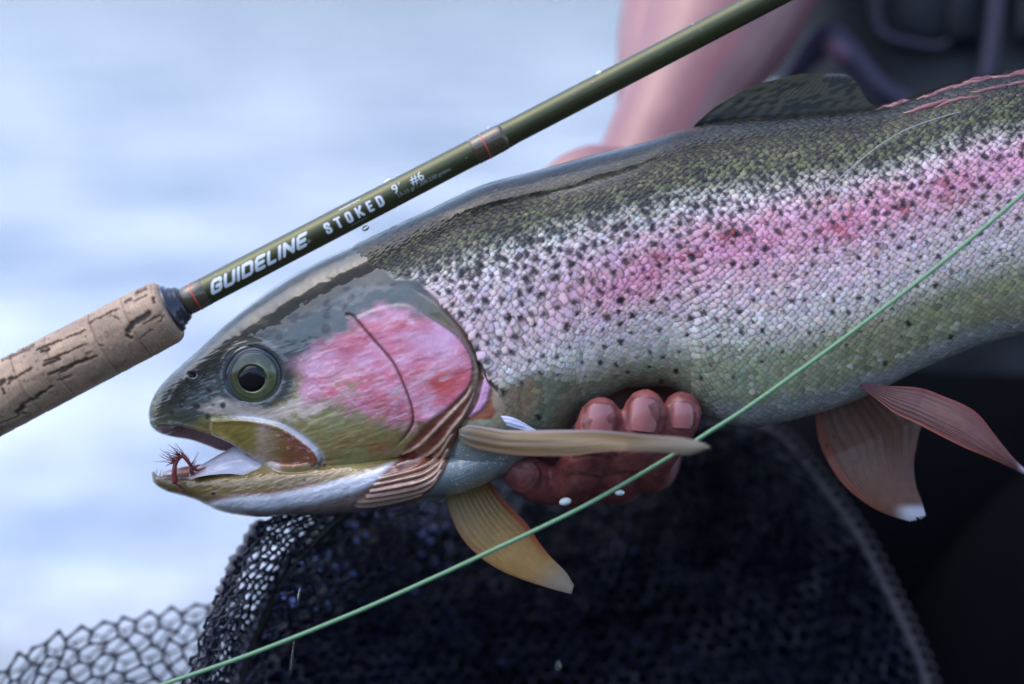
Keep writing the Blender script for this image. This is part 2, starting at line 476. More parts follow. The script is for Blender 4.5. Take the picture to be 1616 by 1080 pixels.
# map of the black spots, one value per photo pixel
SPOT = np.zeros((1000, 1760), np.float32)
def stamp(x, y, r, k=1.0, lob=1.0):
    R = int(r*2.2)+2
    x0, x1 = max(0, int(x)-R), min(1760, int(x)+R+1); y0, y1 = max(0, int(y)-R), min(1000, int(y)+R+1)
    if x1 <= x0 or y1 <= y0: return
    yy, xx = np.mgrid[y0:y1, x0:x1]
    dx, dy = xx-x, yy-y
    a = np.arctan2(dy, dx); ph = random.uniform(0, 6.28); n = random.choice((1, 2, 2, 3, 4))
    rr = r*(1+lob*(0.24*np.sin(n*a+ph)+0.10*np.sin(7*a+ph*2)))
    v = (k*(1-sstep(np.hypot(dx, dy), rr*0.55, rr*1.2))).astype(np.float32)
    SPOT[y0:y1, x0:x1] = np.maximum(SPOT[y0:y1, x0:x1], v)
for x, y, r in HEAD_SPOTS: stamp(x, y, r*1.1, 1.0, 0.35)
_placed = []
_cells = {}
tries = 0
while tries < 34000:
    tries += 1
    x = random.uniform(600, 1755)
    t, b = float(ftop(x)), float(fbot(x)) if x > 1130 or x < 860 else 690.0
    v = random.random()
    y = t + v*(b-t)
    dens = np.interp(v, [0, .10, .24, .32, .45, .60, .72, .80, 1], [1.0, 1.0, .85, .5, .26, .20, .11, .012, 0])
    if x > 1200: dens *= np.interp(v, [0, .3, .42, .55, 1], [1, .5, .35, 1.0, .5])
    if random.random() > dens: continue
    gap = np.interp(v, [0, .25, .4, .8], [10.0, 11, 15.5, 22])
    gx, gy = int(x//24), int(y//24)
    if any((x-a)**2+(y-c)**2 < gap*gap for ii in (-1, 0, 1) for jj in (-1, 0, 1) for a, c in _cells.get((gx+ii, gy+jj), ())): continue
    if poly_sdf(np.array([x]), np.array([y]), SCALE_EDGE)[0] < 2 and v > .2: continue
    _cells.setdefault((gx, gy), []).append((x, y))
    r = random.choice((random.uniform(2.6, 4.4), random.uniform(3.8, 6.6), random.uniform(4.4, 7.4))) * np.interp(v, [0, .25, .5, .9], [1.3, 1.15, .95, .7])
    if x < 1000 and v < .6: r *= 1.2
    stamp(x, y, r, random.uniform(.85, 1.0))

def samp(px, py):
    x = np.clip(px, 0, 1758.9); y = np.clip(py, 0, 998.9)
    xi = x.astype(int); yi = y.astype(int); fx = x-xi; fy = y-yi
    return (SPOT[yi, xi]*(1-fx)+SPOT[yi, xi+1]*fx)*(1-fy)+(SPOT[yi+1, xi]*(1-fx)+SPOT[yi+1, xi+1]*fx)*fy

def mixc(col, c, m):
    c = srgb(c) if not isinstance(c, np.ndarray) else c
    m = np.clip(m, 0, 1)[..., None]
    return col*(1-m) + c*m

def breast(px, py):
    return sstep(poly_sdf(px, py, [(690,700),(730,672),(880,690),(935,655),(915,615),(870,592),(830,590),(800,606),(786,620),(830,720),(860,740),(760,800),(640,815)]), -14, 16)

def pigment(px, py, spots=True):
    """albedo of the living fish (linear), with reflected sky painted on the head, and how metallic it is, by place on its flank"""
    px = np.asarray(px, float); py = np.asarray(py, float)
    wx = px + 14*fbm(px/30, py/30, 20); wy = py + 14*fbm(px/30+9, py/30, 21)
    t = ftop(px); b = fbot(px)
    b = np.where((px > 850) & (px < 1130), np.interp(px, [850, 1130], [716, 668]), b)
    v = (wy-t)/(b-t); v0 = (py-t)/(b-t)
    n1 = fbm(px/60, py/60, 1); n2 = fbm(px/9, py/9, 5); n3 = fbm(px/4, py/4, 8); st = fbm(px/28, py/5, 13)
    # ------ flank
    silver = srgb((234, 226, 220)) * (1 + 0.35*n2)[..., None]
    col = silver.copy()
    met = np.full(px.shape, 0.15)
    lil = srgb((234, 202, 214))
    col = mixc(col, lil, sstep(v, .22, .34)*(1-sstep(v, .55, .72))*0.75)
    vc = np.interp(px, [820, 1000, 1200, 1400, 1616], [.47, .45, .40, .37, .35])
    pk = np.exp(-((v-vc)/.105)**2) * sstep(px, 800, 980)
    col = mixc(col, (234, 150, 182), pk*(0.8+0.6*n1))
    rd = pk*sstep(fbm(px/46+3, py/22, 31), .10, .26)*sstep(px, 950, 1060)
    col = mixc(col, (176, 66, 72), rd*0.75)
    for (bx, by, br) in ((1150,368,26),(1085,400,20),(1035,405,16),(1500,320,24),(1290,315,22),(1210,335,16),(1530,345,14),(1390,330,14)):
        q = np.exp(-(((px-bx)/br)**2+((py-by)/(br*.5))**2))
        col = mixc(col, (158, 60, 50), q*sstep(n2, -.12, .16)*0.9)
    back = 1-sstep(v, .16, .31)
    col = mixc(col, srgb((86, 88, 58))*(1+0.5*n2)[..., None], back)
    met = met*(1-back*0.7)
    deep = 1-sstep(v, .04, .16)
    col = mixc(col, (18, 21, 15), deep*0.88)
    gb = sstep(v, .66, .80)
    yel = sstep(px, 1150, 1450)
    gcol = srgb((156, 162, 136))*(1-yel)[..., None] + srgb((160, 158, 124))*yel[..., None]
    col = mixc(col, gcol*(1+0.5*n2)[..., None], gb)
    met = met*(1-gb*0.8)
    bel = sstep(v, .90, .97)*sstep(px, 880, 960)
    col = mixc(col, (168, 170, 172), bel)
    spk = sstep(fbm(px/2.6, py/2.6, 40, 2), .17, .3)*sstep(v, .80, .9)*sstep(px, 1080, 1150)
    col = mixc(col, (225, 220, 205), spk*.6)
    # ------ behind the gill cover
    brst = breast(wx, wy)
    col = mixc(col, srgb((122, 124, 104))*(1+0.5*n2)[..., None], brst); met = met*(1-brst*.8)
    low = brst*sstep(wy, 690, 730)*(1-sstep(px, 850, 900))
    col = mixc(col, (132, 144, 150), low)
    spk = sstep(fbm(px/2.8, py/2.8, 44, 2), .2, .3)*sstep(py, 700, 716)*(1-sstep(px, 790, 830))*sstep(px, 690, 715)
    col = mixc(col, (225, 215, 200), spk*.75)
    tan = sstep(poly_sdf(wx, wy, [(770,600),(790,612),(838,600),(850,640),(830,668),(780,666),(760,650)]), -10, 12)
    col = mixc(col, (150, 118, 92), tan*.6)
    # ------ head
    head = sstep(-poly_sdf(px, py, SCALE_EDGE), -1, 5)*(1-sstep(px, 745, 790))
    hv = np.clip((py-t)/(740-t), 0, 1)
    hcol = srgb((142, 134, 84))*(1+0.45*n2+0.5*n1)[..., None]
    hcol = mixc(hcol, (134, 140, 112), sstep(n1, -.05, .15)*.5)
    # crown and snout
    crown = 1-sstep(poly_sdf(wx, wy, [(225,690),(300,668),(345,640),(395,650),(455,628),(455,585),(520,545),(560,520),(640,505),(690,520),(730,570),(800,600),(800,830),(225,830)]), -12, 12)
    crown_c = srgb((38, 43, 40))*(1+0.35*n1)[..., None]
    crown_c = mixc(crown_c, (24, 27, 18), 1-sstep(hv, .04, .26))
    crown_c = mixc(crown_c, (70, 74, 58), sstep(px, 560, 650)*sstep(hv, .1, .3)*.6)
    hcol = mixc(hcol, crown_c, crown)
    up = sstep(py-np.interp(px, [235,300,345,420,500,560,640,700], [668,622,585,530,486,448,444,470]), 0, 9)
    hcol = mixc(hcol, srgb((84, 94, 96))*(1+.35*n1)[..., None], crown*up*.8)  # grey-blue painted in for the sky mirrored on the wet head
    snout = 1-sstep(px+0.4*(py-640), 285, 345)
    hcol = mixc(hcol, (74, 74, 50), snout*sstep(py, 630, 660)*.7)
    jaw = sstep(wy, 664, 676)*(1-sstep(px, 330, 420))
    hcol = mixc(hcol, (112, 100, 48), jaw*(1-snout)*.8)
    # pale streak below the eye
    ws = sstep(poly_sdf(wx, wy, [(305,646),(345,628),(400,640),(440,640),(470,628),(520,640),(500,664),(430,664),(380,660),(330,658)]), -4, 5)
    hcol = mixc(hcol, srgb((206, 190, 180))*(1+.5*n2)[..., None], ws*sstep(fbm(px/16, py/9, 19)+.25*sstep(660-py, 0, 14), -.25, .2)*.85)
    # rose cheek
    ck = poly_sdf(px+34*fbm(px/20, py/20, 60), py+34*fbm(px/20, py/20, 61), [(452,572),(500,545),(548,512),(560,503),(600,486),(642,481),(682,502),(722,530),(743,560),(748,585),(740,614),(709,646),(673,670),(650,676),(620,672),(560,655),(520,640),(475,636),(462,606)])
    ckm = sstep(ck, -14, 20)
    inside_op = poly_sdf(px, py, np.vstack([OPER, PREOP[::-1][18:]]))
    ckm = np.maximum(ckm*np.where(px > 660, sstep(inside_op, -1, 2), 1), sstep(inside_op, -1, 2)*(py < 672)*sstep(py+.5*n1*40, 486, 512))
    ckm = ckm*(1-.75*sstep(fbm(px/30, py/16, 66)+(py-560)/420.-(px-450)/900., .08, .4)*(px < 655))
    pink = srgb((216, 118, 144))*np.ones(px.shape+(1,))
    pink = mixc(pink, (226, 172, 208), sstep(fbm(px/44, py/26, 71), -.2, .25)*.8)
    pink = mixc(pink, (176, 64, 74), sstep(fbm(px/46+7, py/24+px/90, 73), -.1, .34)*.4)
    pink = mixc(pink, (196, 78, 74), np.exp(-(((px-692)/40)**2+((py-604)/28)**2))*.95)
    pink = mixc(pink, (186, 70, 70), np.exp(-(((px-618)/30)**2+((py-648)/22)**2))*.75)
    pink = mixc(pink, (190, 74, 92), np.exp(-(((px-545)/24)**2+((py-552)/14)**2))*.7)
    pink = mixc(pink, (186, 78, 90), np.exp(-(((px-585)/26)**2+((py-628)/16)**2))*.6)
    pink = mixc(pink, (222, 176, 214), np.exp(-(((px-688)/44)**2+((py-540)/26)**2))*.8)
    pink = mixc(pink, (228, 182, 206), np.exp(-(((px-680)/26)**2+((py-652)/10)**2))*.7)
    pink = mixc(pink, (232, 192, 208), np.exp(-(((px-530)/40)**2+((py-590)/14)**2))*.55)
    pink = mixc(pink, (206, 92, 96), np.exp(-(((px-625)/26)**2+((py-512)/14)**2))*.7)
    sw = py+0.35*px+10*fbm(px/40, py/40, 78)
    pink = mixc(pink, (228, 200, 226), sstep(fbm(px/26, sw/4.5, 77), .0, .3)*.55)
    pink = mixc(pink, (130, 40, 52), sstep(fbm(px/30+4, sw/5.0, 79), .06, .34)*.5)
    pink = mixc(pink, (222, 190, 222), np.exp(-(np.abs(seg_dist(px, py, [(672,640),(680,622),(665,600),(690,575)])-3)/6)**2)*.25)
    hcol = mixc(hcol, pink*(1+.25*n3)[..., None], ckm)
    # scratches on the cheek
    for seg in ([(400,722),(452,668),(500,640)], [(448,700),(492,668),(530,652)], [(520,600),(560,640)], [(452,735),(500,712)]):
        hcol = mixc(hcol, (200, 190, 170), np.exp(-(seg_dist(wx*.6+px*.4, wy*.6+py*.4, seg)/1.6)**2)*.45)
    hcol = mixc(hcol, (140, 108, 64), sstep(fbm(px/26, py/16, 68), -.1, .25)*sstep(py, 660, 690)*.6)
    hcol = mixc(hcol, (172, 94, 48), np.exp(-(((px-600)/16)**2+((py-708)/12)**2))*.6)
    # margin of the gill cover
    mar = sstep(poly_sdf(px, py, np.vstack([FLAP, [(600,800),(560,600)]])), -1, 2)*sstep(-inside_op, 0, 3)*sstep(px, 636, 690)
    hcol = mixc(hcol, srgb((124, 96, 78))*(1+.5*n2)[..., None], mar*.9*sstep(py, 470, 520))
    hcol = mixc(hcol, (104, 104, 78), mar*(1-sstep(py, 470, 540))*.8)
    dO = seg_dist(px, py, OPER)
    hcol = mixc(hcol, (92, 40, 40), np.exp(-(dO/2.6)**2)*.8*sstep(px, 655, 735))
    dP = seg_dist(px, py, PREOP)
    hcol = mixc(hcol, (98, 44, 42), np.exp(-(dP/2.4)**2)*.95*(1-sstep(py, 680, 712)))
    # upper jaw bone
    mx_ = poly_sdf(px, py, MAXI)
    mm = sstep(mx_+6*n2, -3, 4)
    mc = srgb((146, 126, 58))*np.ones(px.shape+(1,))
    mc = mixc(mc, (136, 80, 56), sstep(px+40*n1+20*n2, 400, 470))
    mc = mixc(mc, (190, 150, 150), sstep(fbm(px/8, py/5, 90), .08, .25)*sstep(px, 400, 430)*.7)
    mc = mixc(mc, (196, 168, 160), (1-sstep(px, 405, 452))*sstep(px, 396, 420)*.7)
    hcol = mixc(hcol, mc*(1+.5*n2)[..., None], mm)
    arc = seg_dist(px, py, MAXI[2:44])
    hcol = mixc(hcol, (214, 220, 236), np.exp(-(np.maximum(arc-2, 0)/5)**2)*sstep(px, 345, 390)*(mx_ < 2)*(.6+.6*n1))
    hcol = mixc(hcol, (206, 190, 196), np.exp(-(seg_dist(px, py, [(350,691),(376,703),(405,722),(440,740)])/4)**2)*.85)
    # inside of the upper lip
    pal = sstep(poly_sdf(px, py, np.vstack([LIP[4:], [(395,740),(230,740),(238,680)]])), -1, 2)*(px < 386)*(py < 718)
    pal = np.where((px < 250), 0, pal)
    hcol = mixc(hcol, srgb((128, 98, 108))*(1+.5*n2)[..., None], pal)
    # ------ lower jaw
    jl = sstep(wy, 0, 1)*0
    lowj = sstep(poly_sdf(px, py, [(230,735),(300,748),(376,733),(430,742),(466,744),(505,732),(560,742),(640,716),(720,700),(720,830),(230,830)]), -3, 5)
    lj = srgb((118, 96, 44))*(1+.5*n2+.4*st)[..., None]
    lj = mixc(lj, (132, 118, 112), sstep(wy-(0.12*(px-400)*-1), 765, 790)*0.6)
    lj = mixc(lj, (96, 80, 52), (1-sstep(px, 250, 330))*.8)
    band = poly_sdf(px, py, [(322,796),(370,784),(430,782),(500,768),(560,752),(600,738),(645,722),(668,716),(655,732),(612,756),(560,778),(500,795),(430,806),(370,804),(335,800)])
    lj = mixc(lj, (142, 124, 122), sstep(py-np.interp(px, [300,430,560,660], [800,806,782,740]), -2, 6))
    lj = mixc(lj, (208, 212, 228), sstep(band, -6, 5)*.92)
    lj = mixc(lj, (130, 84, 80), np.exp(-(seg_dist(px, py, [(330,788),(420,776),(470,770),(500,762)])/3)**2)*.5)
    hcol = mixc(hcol, lj, lowj)
    edge = np.exp(-(seg_dist(px, py, [(242,744),(256,751),(295,750),(321,744),(347,739),(380,735),(430,741),(470,745),(505,731)])/2)**2)
    hcol = mixc(hcol, (150, 128, 92), edge*.5*(px > 296))
    # gill rays
    dr = np.min(np.stack([seg_dist(px, py, r) for r in RAYS]), 0)
    reg = sstep(poly_sdf(px, py, [(560,796),(575,780),(600,752),(632,722),(640,704),(672,672),(706,648),(742,612),(752,626),(730,672),(712,715),(698,752),(676,782),(640,800),(570,812)]), -4, 4)
    rc = mixc(srgb((120, 56, 38))*(1+.6*n2+.4*n1)[..., None], (198, 172, 150), np.exp(-(dr/(2.7+1.6*n1+1.5*n2))**2)*(.66+.5*n1))
    rc = mixc(rc, (176, 150, 144), sstep(py, 768, 798)*.5)
    hcol = mixc(hcol, rc, reg*.95)
    # eye rim
    er = np.hypot(px-EYE_C[0], (py-EYE_C[1])*1.02)
    hcol = mixc(hcol, (40, 46, 52), np.exp(-((er-47)/3.5)**2)*.6)
    hcol = mixc(hcol, (20, 22, 26), (er < 44)*.9)
    hcol = mixc(hcol, (62, 64, 66), np.exp(-(((px-452)/16)**2+((py-598)/24)**2))*.8)
    # nostril
    hcol = mixc(hcol, (16, 16, 18), np.exp(-(((px-303)/6)**2+((py-592)/4)**2)))
    flp = sstep(poly_sdf(px, py, np.vstack([FLAP, [(600,1200),(-600,1200),(-600,-600),(500,-600),(560,470)]])), -1.5, 1.5)
    flp = np.maximum(flp, 1-sstep(py, 452, 500)*sstep(px, 590, 640))
    gapz = sstep(-poly_sdf(px, py, SCALE_EDGE), -1, 2)*(1-sstep(py, 596, 620))*(1-flp)
    col = mixc(col, srgb((112, 86, 68))*(1+.5*n2)[..., None], gapz)
    head = head*flp
    col = mixc(col, hcol, head); met = met*(1-head)
    # groove and wedge behind the cover
    og = sstep(poly_sdf(px+5*n2, py+5*n2, [(766,594),(758,606),(750,636),(726,668),(752,664),(776,662),(782,650),(776,634),(778,615)]), -3, 3)
    col = mixc(col, (150, 70, 44), og*.85)
    wdg = sstep(poly_sdf(px, py, [(767,594),(774,612),(769,634),(758,650),(736,662),(748,645),(755,630),(761,603)]), -1.5, 2)
    col = mixc(col, (214, 158, 200), wdg)
    gr = np.exp(-(seg_dist(px, py, [(757,575),(772,600),(786,617)])/3.2)**2)
    col = mixc(col, (70, 44, 34), gr*.9)
    col = mixc(col, (104, 70, 52), np.exp(-(seg_dist(px, py, FLAP)/3.0)**2)*.8*sstep(py, 500, 540)*(1-sstep(py, 690, 740)))
    if spots:
        s = samp(px, py)
        col = mixc(col, (26, 24, 34), s*.93); met = met*(1-s)
    return np.clip(col, 0.004, 0.95), met

def relief(px, py):
    """height of the modelled relief in photo pixels, positive towards the viewer"""
    h = np.zeros(np.shape(px))
    dP = seg_dist(px, py, PREOP)
    h -= 3.2*np.exp(-(dP/2.6)**2)*(1-sstep(py, 690, 715))
    inside = poly_sdf(px, py, np.vstack([OPER, PREOP[::-1][18:]]))
    h += 1.8*sstep(inside, -4, 4)*(py < 680)
    # step at the free edge of the gill cover
    fl = poly_sdf(px, py, np.vstack([FLAP, [(600,1200),(-600,1200),(-600,-600),(500,-600),(560,470)]]))
    wt = sstep(px, 590, 640)*sstep(py, 452, 500)
    h -= 7.5*(1-sstep(fl, -2.5, 2.5))*np.exp(np.minimum(fl, 0)/26)*wt
    h -= 3.0*np.exp(-((fl+4)/3.5)**2)*sstep(py, 490, 530)*wt
    dr = np.min(np.stack([seg_dist(px, py, r) for r in RAYS]), 0)
    reg = sstep(poly_sdf(px, py, [(560,796),(600,752),(632,722),(672,672),(742,612),(752,626),(730,672),(712,715),(698,752),(676,782),(640,800),(570,812)]), -6, 5)
    h += reg*(4.0*np.exp(-(dr/3.2)**2)-2.0)
    mx_ = poly_sdf(px, py, MAXI)
    h += 4.5*sstep(mx_, -3, 4)+2.0*np.exp(-((mx_-4)/4)**2)
    h -= 3.0*np.exp(-((mx_+3)/2.5)**2)*sstep(px, 420, 470)
    pal = sstep(poly_sdf(px, py, np.vstack([LIP[4:], [(395,740),(230,740),(238,680)]])), -1, 5)*(px < 392)*(px > 250)*(py < 722)
    h -= 24*pal*sstep(px, 255, 300)
    h += 2.0*np.exp(-((seg_dist(px, py, LIP)-3)/3.5)**2)*(px < 392)
    er = np.hypot(px-EYE_C[0], (py-EYE_C[1])*1.02)
    h += 2.0*np.exp(-((er-51)/6)**2)
    h -= 26*(1-sstep(er, 39.5, 44.5))
    h -= 4.5*np.exp(-(((px-460)/16)**2+((py-598)/26)**2))
    h -= 8*np.exp(-(((px-303)/5)**2+((py-592)/3.5)**2))
    h += 3*np.exp(-(((px-296)/5)**2+((py-597)/5)**2))
    h -= 5*np.exp(-(seg_dist(px, py, [(757,575),(772,600),(786,617)])/3.5)**2)
    h += 3*sstep(poly_sdf(px, py, [(767,594),(774,612),(769,634),(758,650),(736,662),(748,645),(755,630),(761,603)]), -2, 3)
    head = sstep(-poly_sdf(px, py, SCALE_EDGE), 0, 20)
    h += head*(3.2*fbm(px/42, py/42, 51)+1.4*fbm(px/10, py/10, 52)*sstep(py, 560, 600)+1.1*fbm(px/14+py/30, (py+.3*px)/4, 53)*sstep(py, 520, 560))
    # crease from the mouth corner and band of the throat
    h -= 2.0*np.exp(-(seg_dist(px, py, [(505,730),(540,724)])/3)**2)
    band = poly_sdf(px, py, [(322,796),(370,784),(430,782),(500,768),(560,752),(600,738),(645,722),(655,732),(612,756),(560,778),(500,795),(430,806),(370,804)])
    h += 2.5*sstep(band, -6, 8)
    return h

FISH = root('rainbow_trout', (1000, 640, 0), 'large rainbow trout with rose cheek and open jaw held over a black net', 'fish')

def skin_mesh(fn, xs, ths):
    X, TH = np.meshgrid(xs, ths, indexing='ij')
    P = fn(X, TH)
    Q = F(P)
    # normals in metres
    du = np.gradient(Q, axis=0); dv = np.gradient(Q, axis=1)
    N = np.cross(dv, du); N /= np.linalg.norm(N, axis=-1)[..., None]+1e-15
    ctr = Q.mean(1, keepdims=True)
    sgn = np.sign(((Q-ctr)*N).sum(-1).mean()); N = N*sgn
    px, py = proj(Q)
    return P, Q, N, px, py

xs = np.r_[np.linspace(0, 1, 40)[:-1]**2*40+234.5, np.arange(274.5, 800, 1.35), np.arange(800, 1700, 3.2), np.arange(1700, 2301, 15)]
ths = np.r_[np.linspace(0.0, math.pi, 420), np.linspace(math.pi, 2*math.pi, 70)[1:-1]]
P, Q, N, px, py = skin_mesh(body_raw, xs, ths)
near = (P[..., 2] < 0)
hh = relief(px, py)*near*sstep(-P[..., 2], 0, 14)
Qd = Q + N*(hh*U)[..., None]
px2, py2 = proj(Qd)
colr, met = pigment(px, py)
# dark skin in the pockets between the scales
scl = sstep(poly_sdf(px, py, SCALE_EDGE), 2, 12)*(1-breast(px, py))
vv = (py-ftop(px))/(fbot(px)-ftop(px))
colr = colr*(1-0.55*(scl*(1-sstep(vv, .74, .9))))[..., None]
body_ob = build('body', Qd.reshape(-1, 3), grid_faces(len(xs), len(ths), True), MAT_SKIN, FISH,
                col=np.concatenate([colr, (met*.5)[..., None]], -1).reshape(-1, 4))

xj = np.r_[np.linspace(0, 1, 24)[:-1]**2*20+239.5, np.arange(259.5, 830, 1.35)]
tj = np.r_[np.linspace(0, math.pi, 260), np.linspace(math.pi, 2*math.pi, 50)[1:-1]]
P, Q, N, px, py = skin_mesh(jaw_raw, xj, tj)
hh = relief(px, py)*(P[..., 2] < 0)*sstep(-P[..., 2], 0, 14)
Qd = Q + N*(np.maximum(hh, -4)*U)[..., None]
colr, met = pigment(px, py)
inm = (1-sstep(np.broadcast_to(tj[None, :], px.shape), .25, .55))*(px < 400)
colr = mixc(colr, (150, 112, 112), inm*.8)
build('lower_jaw', Qd.reshape(-1, 3), grid_faces(len(xj), len(tj), True), MAT_SKIN, FISH, col=np.concatenate([colr, met[..., None]], -1).reshape(-1, 4))

# ---- scales
def make_scales():
    px_, py_ = 11.6, 5.9
    thl = []
    xr = np.arange(560, 1760, 3.0)
    rows = 84
    W = []
    nrow = 74
    xs0 = np.arange(560, 1745, px_)
    # spacing follows the arc length round the flank
    tt = np.linspace(-0.12, math.pi*0.985, 500)
    cx, cth, cj, cd = [], [], [], []
    dlist = None
    ref = F(body_raw(np.full(500, 1150.0), tt)); L = np.r_[0, np.cumsum(np.linalg.norm(np.diff(ref, axis=0), axis=1))]
    nrow = int(L[-1]/(py_*U))
    trow = np.interp(np.linspace(0, L[-1], nrow), L, tt)
    for j in range(nrow):
        xx = xs0 + (px_/2 if j % 2 else 0)
        cx.append(xx); cth.append(np.full(len(xx), trow[j]))
        cd.append(np.full(len(xx), (trow[min(j+1, nrow-1)]-trow[max(j-1, 0)])/2))
    x = np.concatenate(cx); th = np.concatenate(cth); dth = np.concatenate(cd)
    n = len(x)
    x = x + RNG.normal(0, .8, n); th = th + RNG.normal(0, .12, n)*dth
    e = 1.0
    Q0 = F(body_raw(x, th))
    Tx = F(body_raw(x+e, th))-F(body_raw(x-e, th)); Tx /= np.linalg.norm(Tx, axis=1)[:, None]
    Tt = F(body_raw(x, th+.004))-F(body_raw(x, th-.004)); lenT = np.linalg.norm(Tt, axis=1)[:, None]; Tt = Tt/lenT
    step_b = (lenT[:, 0]/.008)*dth         # metres between rows here
    Nn = np.cross(Tx, Tt); Nn /= np.linalg.norm(Nn, axis=1)[:, None]
    ctr = F(np.stack([x, (ftop(x)+fbot(x))/2, np.zeros(n)], -1))
    Nn *= np.sign(((Q0-ctr)*Nn).sum(1))[:, None]
    Bt = np.cross(Nn, Tx); Bt *= np.sign((Bt*Tt).sum(1))[:, None]
    px, py = proj(Q0)
    sd = poly_sdf(px, py, SCALE_EDGE)
    v = (py-ftop(px))/(fbot(px)-ftop(px))
    keep = (sd > 2.0) & (v < 1.2)
    # no scales where the fingers bury into the belly edge
    ok = np.where(keep)[0]
    x, th, Q0, Tx, Bt, Nn, px, py, v, sd, step_b = (a[ok] for a in (x, th, Q0, Tx, Bt, Nn, px, py, v, sd, step_b))
    n = len(x)
    ang = RNG.normal(0, .07, n)
    ca, sa = np.cos(ang)[:, None], np.sin(ang)[:, None]
    Tx, Bt = Tx*ca+Bt*sa, Bt*ca-Tx*sa
    tiltb = RNG.normal(0, .05, n); tilta = np.abs(RNG.normal(.105, .035, n))
    size = RNG.normal(1.0, .07, n)
    fine = (1-0.72*sstep(v, .68, .86))*(1-.72*breast(px, py))
    GA, GB = 6, 5
    a = np.linspace(-.55, 1.0, GA); bb = np.linspace(-1, 1, GB)
    A, B = np.meshgrid(a, bb, indexing='ij')
    half = np.where(A < .25, .62, .62*np.sqrt(np.clip(1-((A-.25)/.80)**2, 0.02, 1)))
    BL = B*half
    dome = (1-(B)**2)*.55+.45*(1-np.clip(A, 0, 1)**2)
    La = A.ravel()[None, :]*(px_*.86*U)*size[:, None]
    Lb = BL.ravel()[None, :]*(step_b*size)[:, None]*1.62
    H = (dome.ravel()[None, :]*1.1*fine[:, None] - .6*fine[:, None])*U*1.0 + La*tilta[:, None]*fine[:, None] + Lb*tiltb[:, None]*fine[:, None] + .25*U
    H += np.where(A.ravel() < -.3, -1.6*U, 0)[None, :]
    V = Q0[:, None]+Tx[:, None]*La[..., None]+Bt[:, None]*Lb[..., None]+Nn[:, None]*H[..., None]
    qx, qy = proj(V)
    rel = relief(qx, qy)*0
    cc, cm = pigment(px, py, spots=False)
    cc = cc*np.clip(1+RNG.normal(0, .13, n), .65, 1.35)[:, None]
    hue = RNG.normal(0, 1, (n, 3))*np.array([.05, .035, .06]); cc = cc*(1+hue)
    col = np.repeat(cc[:, None], GA*GB, 1)
    rim = np.maximum(sstep(np.abs(B), .62, 1.0), sstep(A, .55, 1.0)).ravel()
    bk = (1-sstep(v, .2, .36))[:, None]
    dark = (1-(.72+.22*bk)*rim[None, :]*(.3+.7*fine[:, None]))*(1+.35*bk*(1-rim[None, :]))
    col = col*dark[..., None]
    sp = samp(qx, qy)
    col = col*(1-sp[..., None]*.97)+srgb((15, 13, 22))*(sp[..., None]*.97)
    mt = np.repeat(cm[:, None], GA*GB, 1)*(1-sp)*dark
    f1 = grid_faces(GA, GB)
    Fc = (f1[None]+(np.arange(n)*GA*GB)[:, None, None]).reshape(-1, 4)
    o = build('scales', V.reshape(-1, 3), Fc, MAT_SCALE, FISH, col=np.concatenate([np.clip(col, .004, .95), mt[..., None]], -1).reshape(-1, 4))
    o['kind'] = 'stuff'
    print('scales', n)
make_scales()

# ---- film of river water over the crown and back
def make_film():
    xs_ = np.arange(290, 1130, 1.6); th_ = np.linspace(-.5, 1.2, 220)
    X, TH = np.meshgrid(xs_, th_, indexing='ij')
    Q = F(body_raw(X, TH))
    du = np.gradient(Q, axis=0); dv = np.gradient(Q, axis=1)
    N = np.cross(dv, du); N /= np.linalg.norm(N, axis=-1)[..., None]+1e-15
    N *= np.sign((N[..., 2]).mean())
    px, py = proj(Q)
    lo = pchip([280,345,400,450,490,520,560,600,640,700,760,840,900,960,1000,1030,1050,1090,1130],
               [584,534,494,463,439,424,399,377,363,351,339,322,314,300,284,262,240,216,170])
    q = lo(px)-py+5*fbm(px/16, py/16, 33)+3*fbm(px/5, py/5, 34)
    V = Q+N*((1.0+1.2*sstep(q, 0, 16)+.7*fbm(px/60, TH*8, 36))*U)[..., None]
    ok = (q > 0)
    f = grid_faces(len(xs_), len(th_)); okf = ok.ravel()[f].all(1); f = f[okf]
    used = np.unique(f); idx = np.zeros(ok.size, int); idx[used] = np.arange(len(used))
    m = bpy.data.materials.new('water_film'); m.use_nodes = True; nt = m.node_tree
    nt.nodes.remove(nt.nodes['Principled BSDF'])
    gl = nt.nodes.new('ShaderNodeBsdfGlossy'); gl.inputs['Roughness'].default_value = .14; gl.inputs['Color'].default_value = (1, 1, 1, 1)
    tr = nt.nodes.new('ShaderNodeBsdfTransparent'); fr = nt.nodes.new('ShaderNodeFresnel'); fr.inputs["IOR"].default_value = 1.5
    at = nt.nodes.new('ShaderNodeAttribute'); at.attribute_name = 'Col'
    mu = nt.nodes.new('ShaderNodeMath'); mu.operation = 'MULTIPLY'; nt.links.new(fr.outputs[0], mu.inputs[0]); nt.links.new(at.outputs['Alpha'], mu.inputs[1])
    ms = nt.nodes.new('ShaderNodeMixShader'); nt.links.new(mu.outputs[0], ms.inputs[0]); nt.links.new(tr.outputs[0], ms.inputs[1]); nt.links.new(gl.outputs[0], ms.inputs[2])
    nt.links.new(ms.outputs[0], nt.nodes['Material Output'].inputs['Surface'])
    fade = (sstep(q, 0, 10)*(.8+.6*fbm(px/20, py/10, 37))).ravel()[used]
    build('water_film', V.reshape(-1, 3)[used], idx[f], m, FISH, col=np.stack([fade]*4, -1))
make_film()

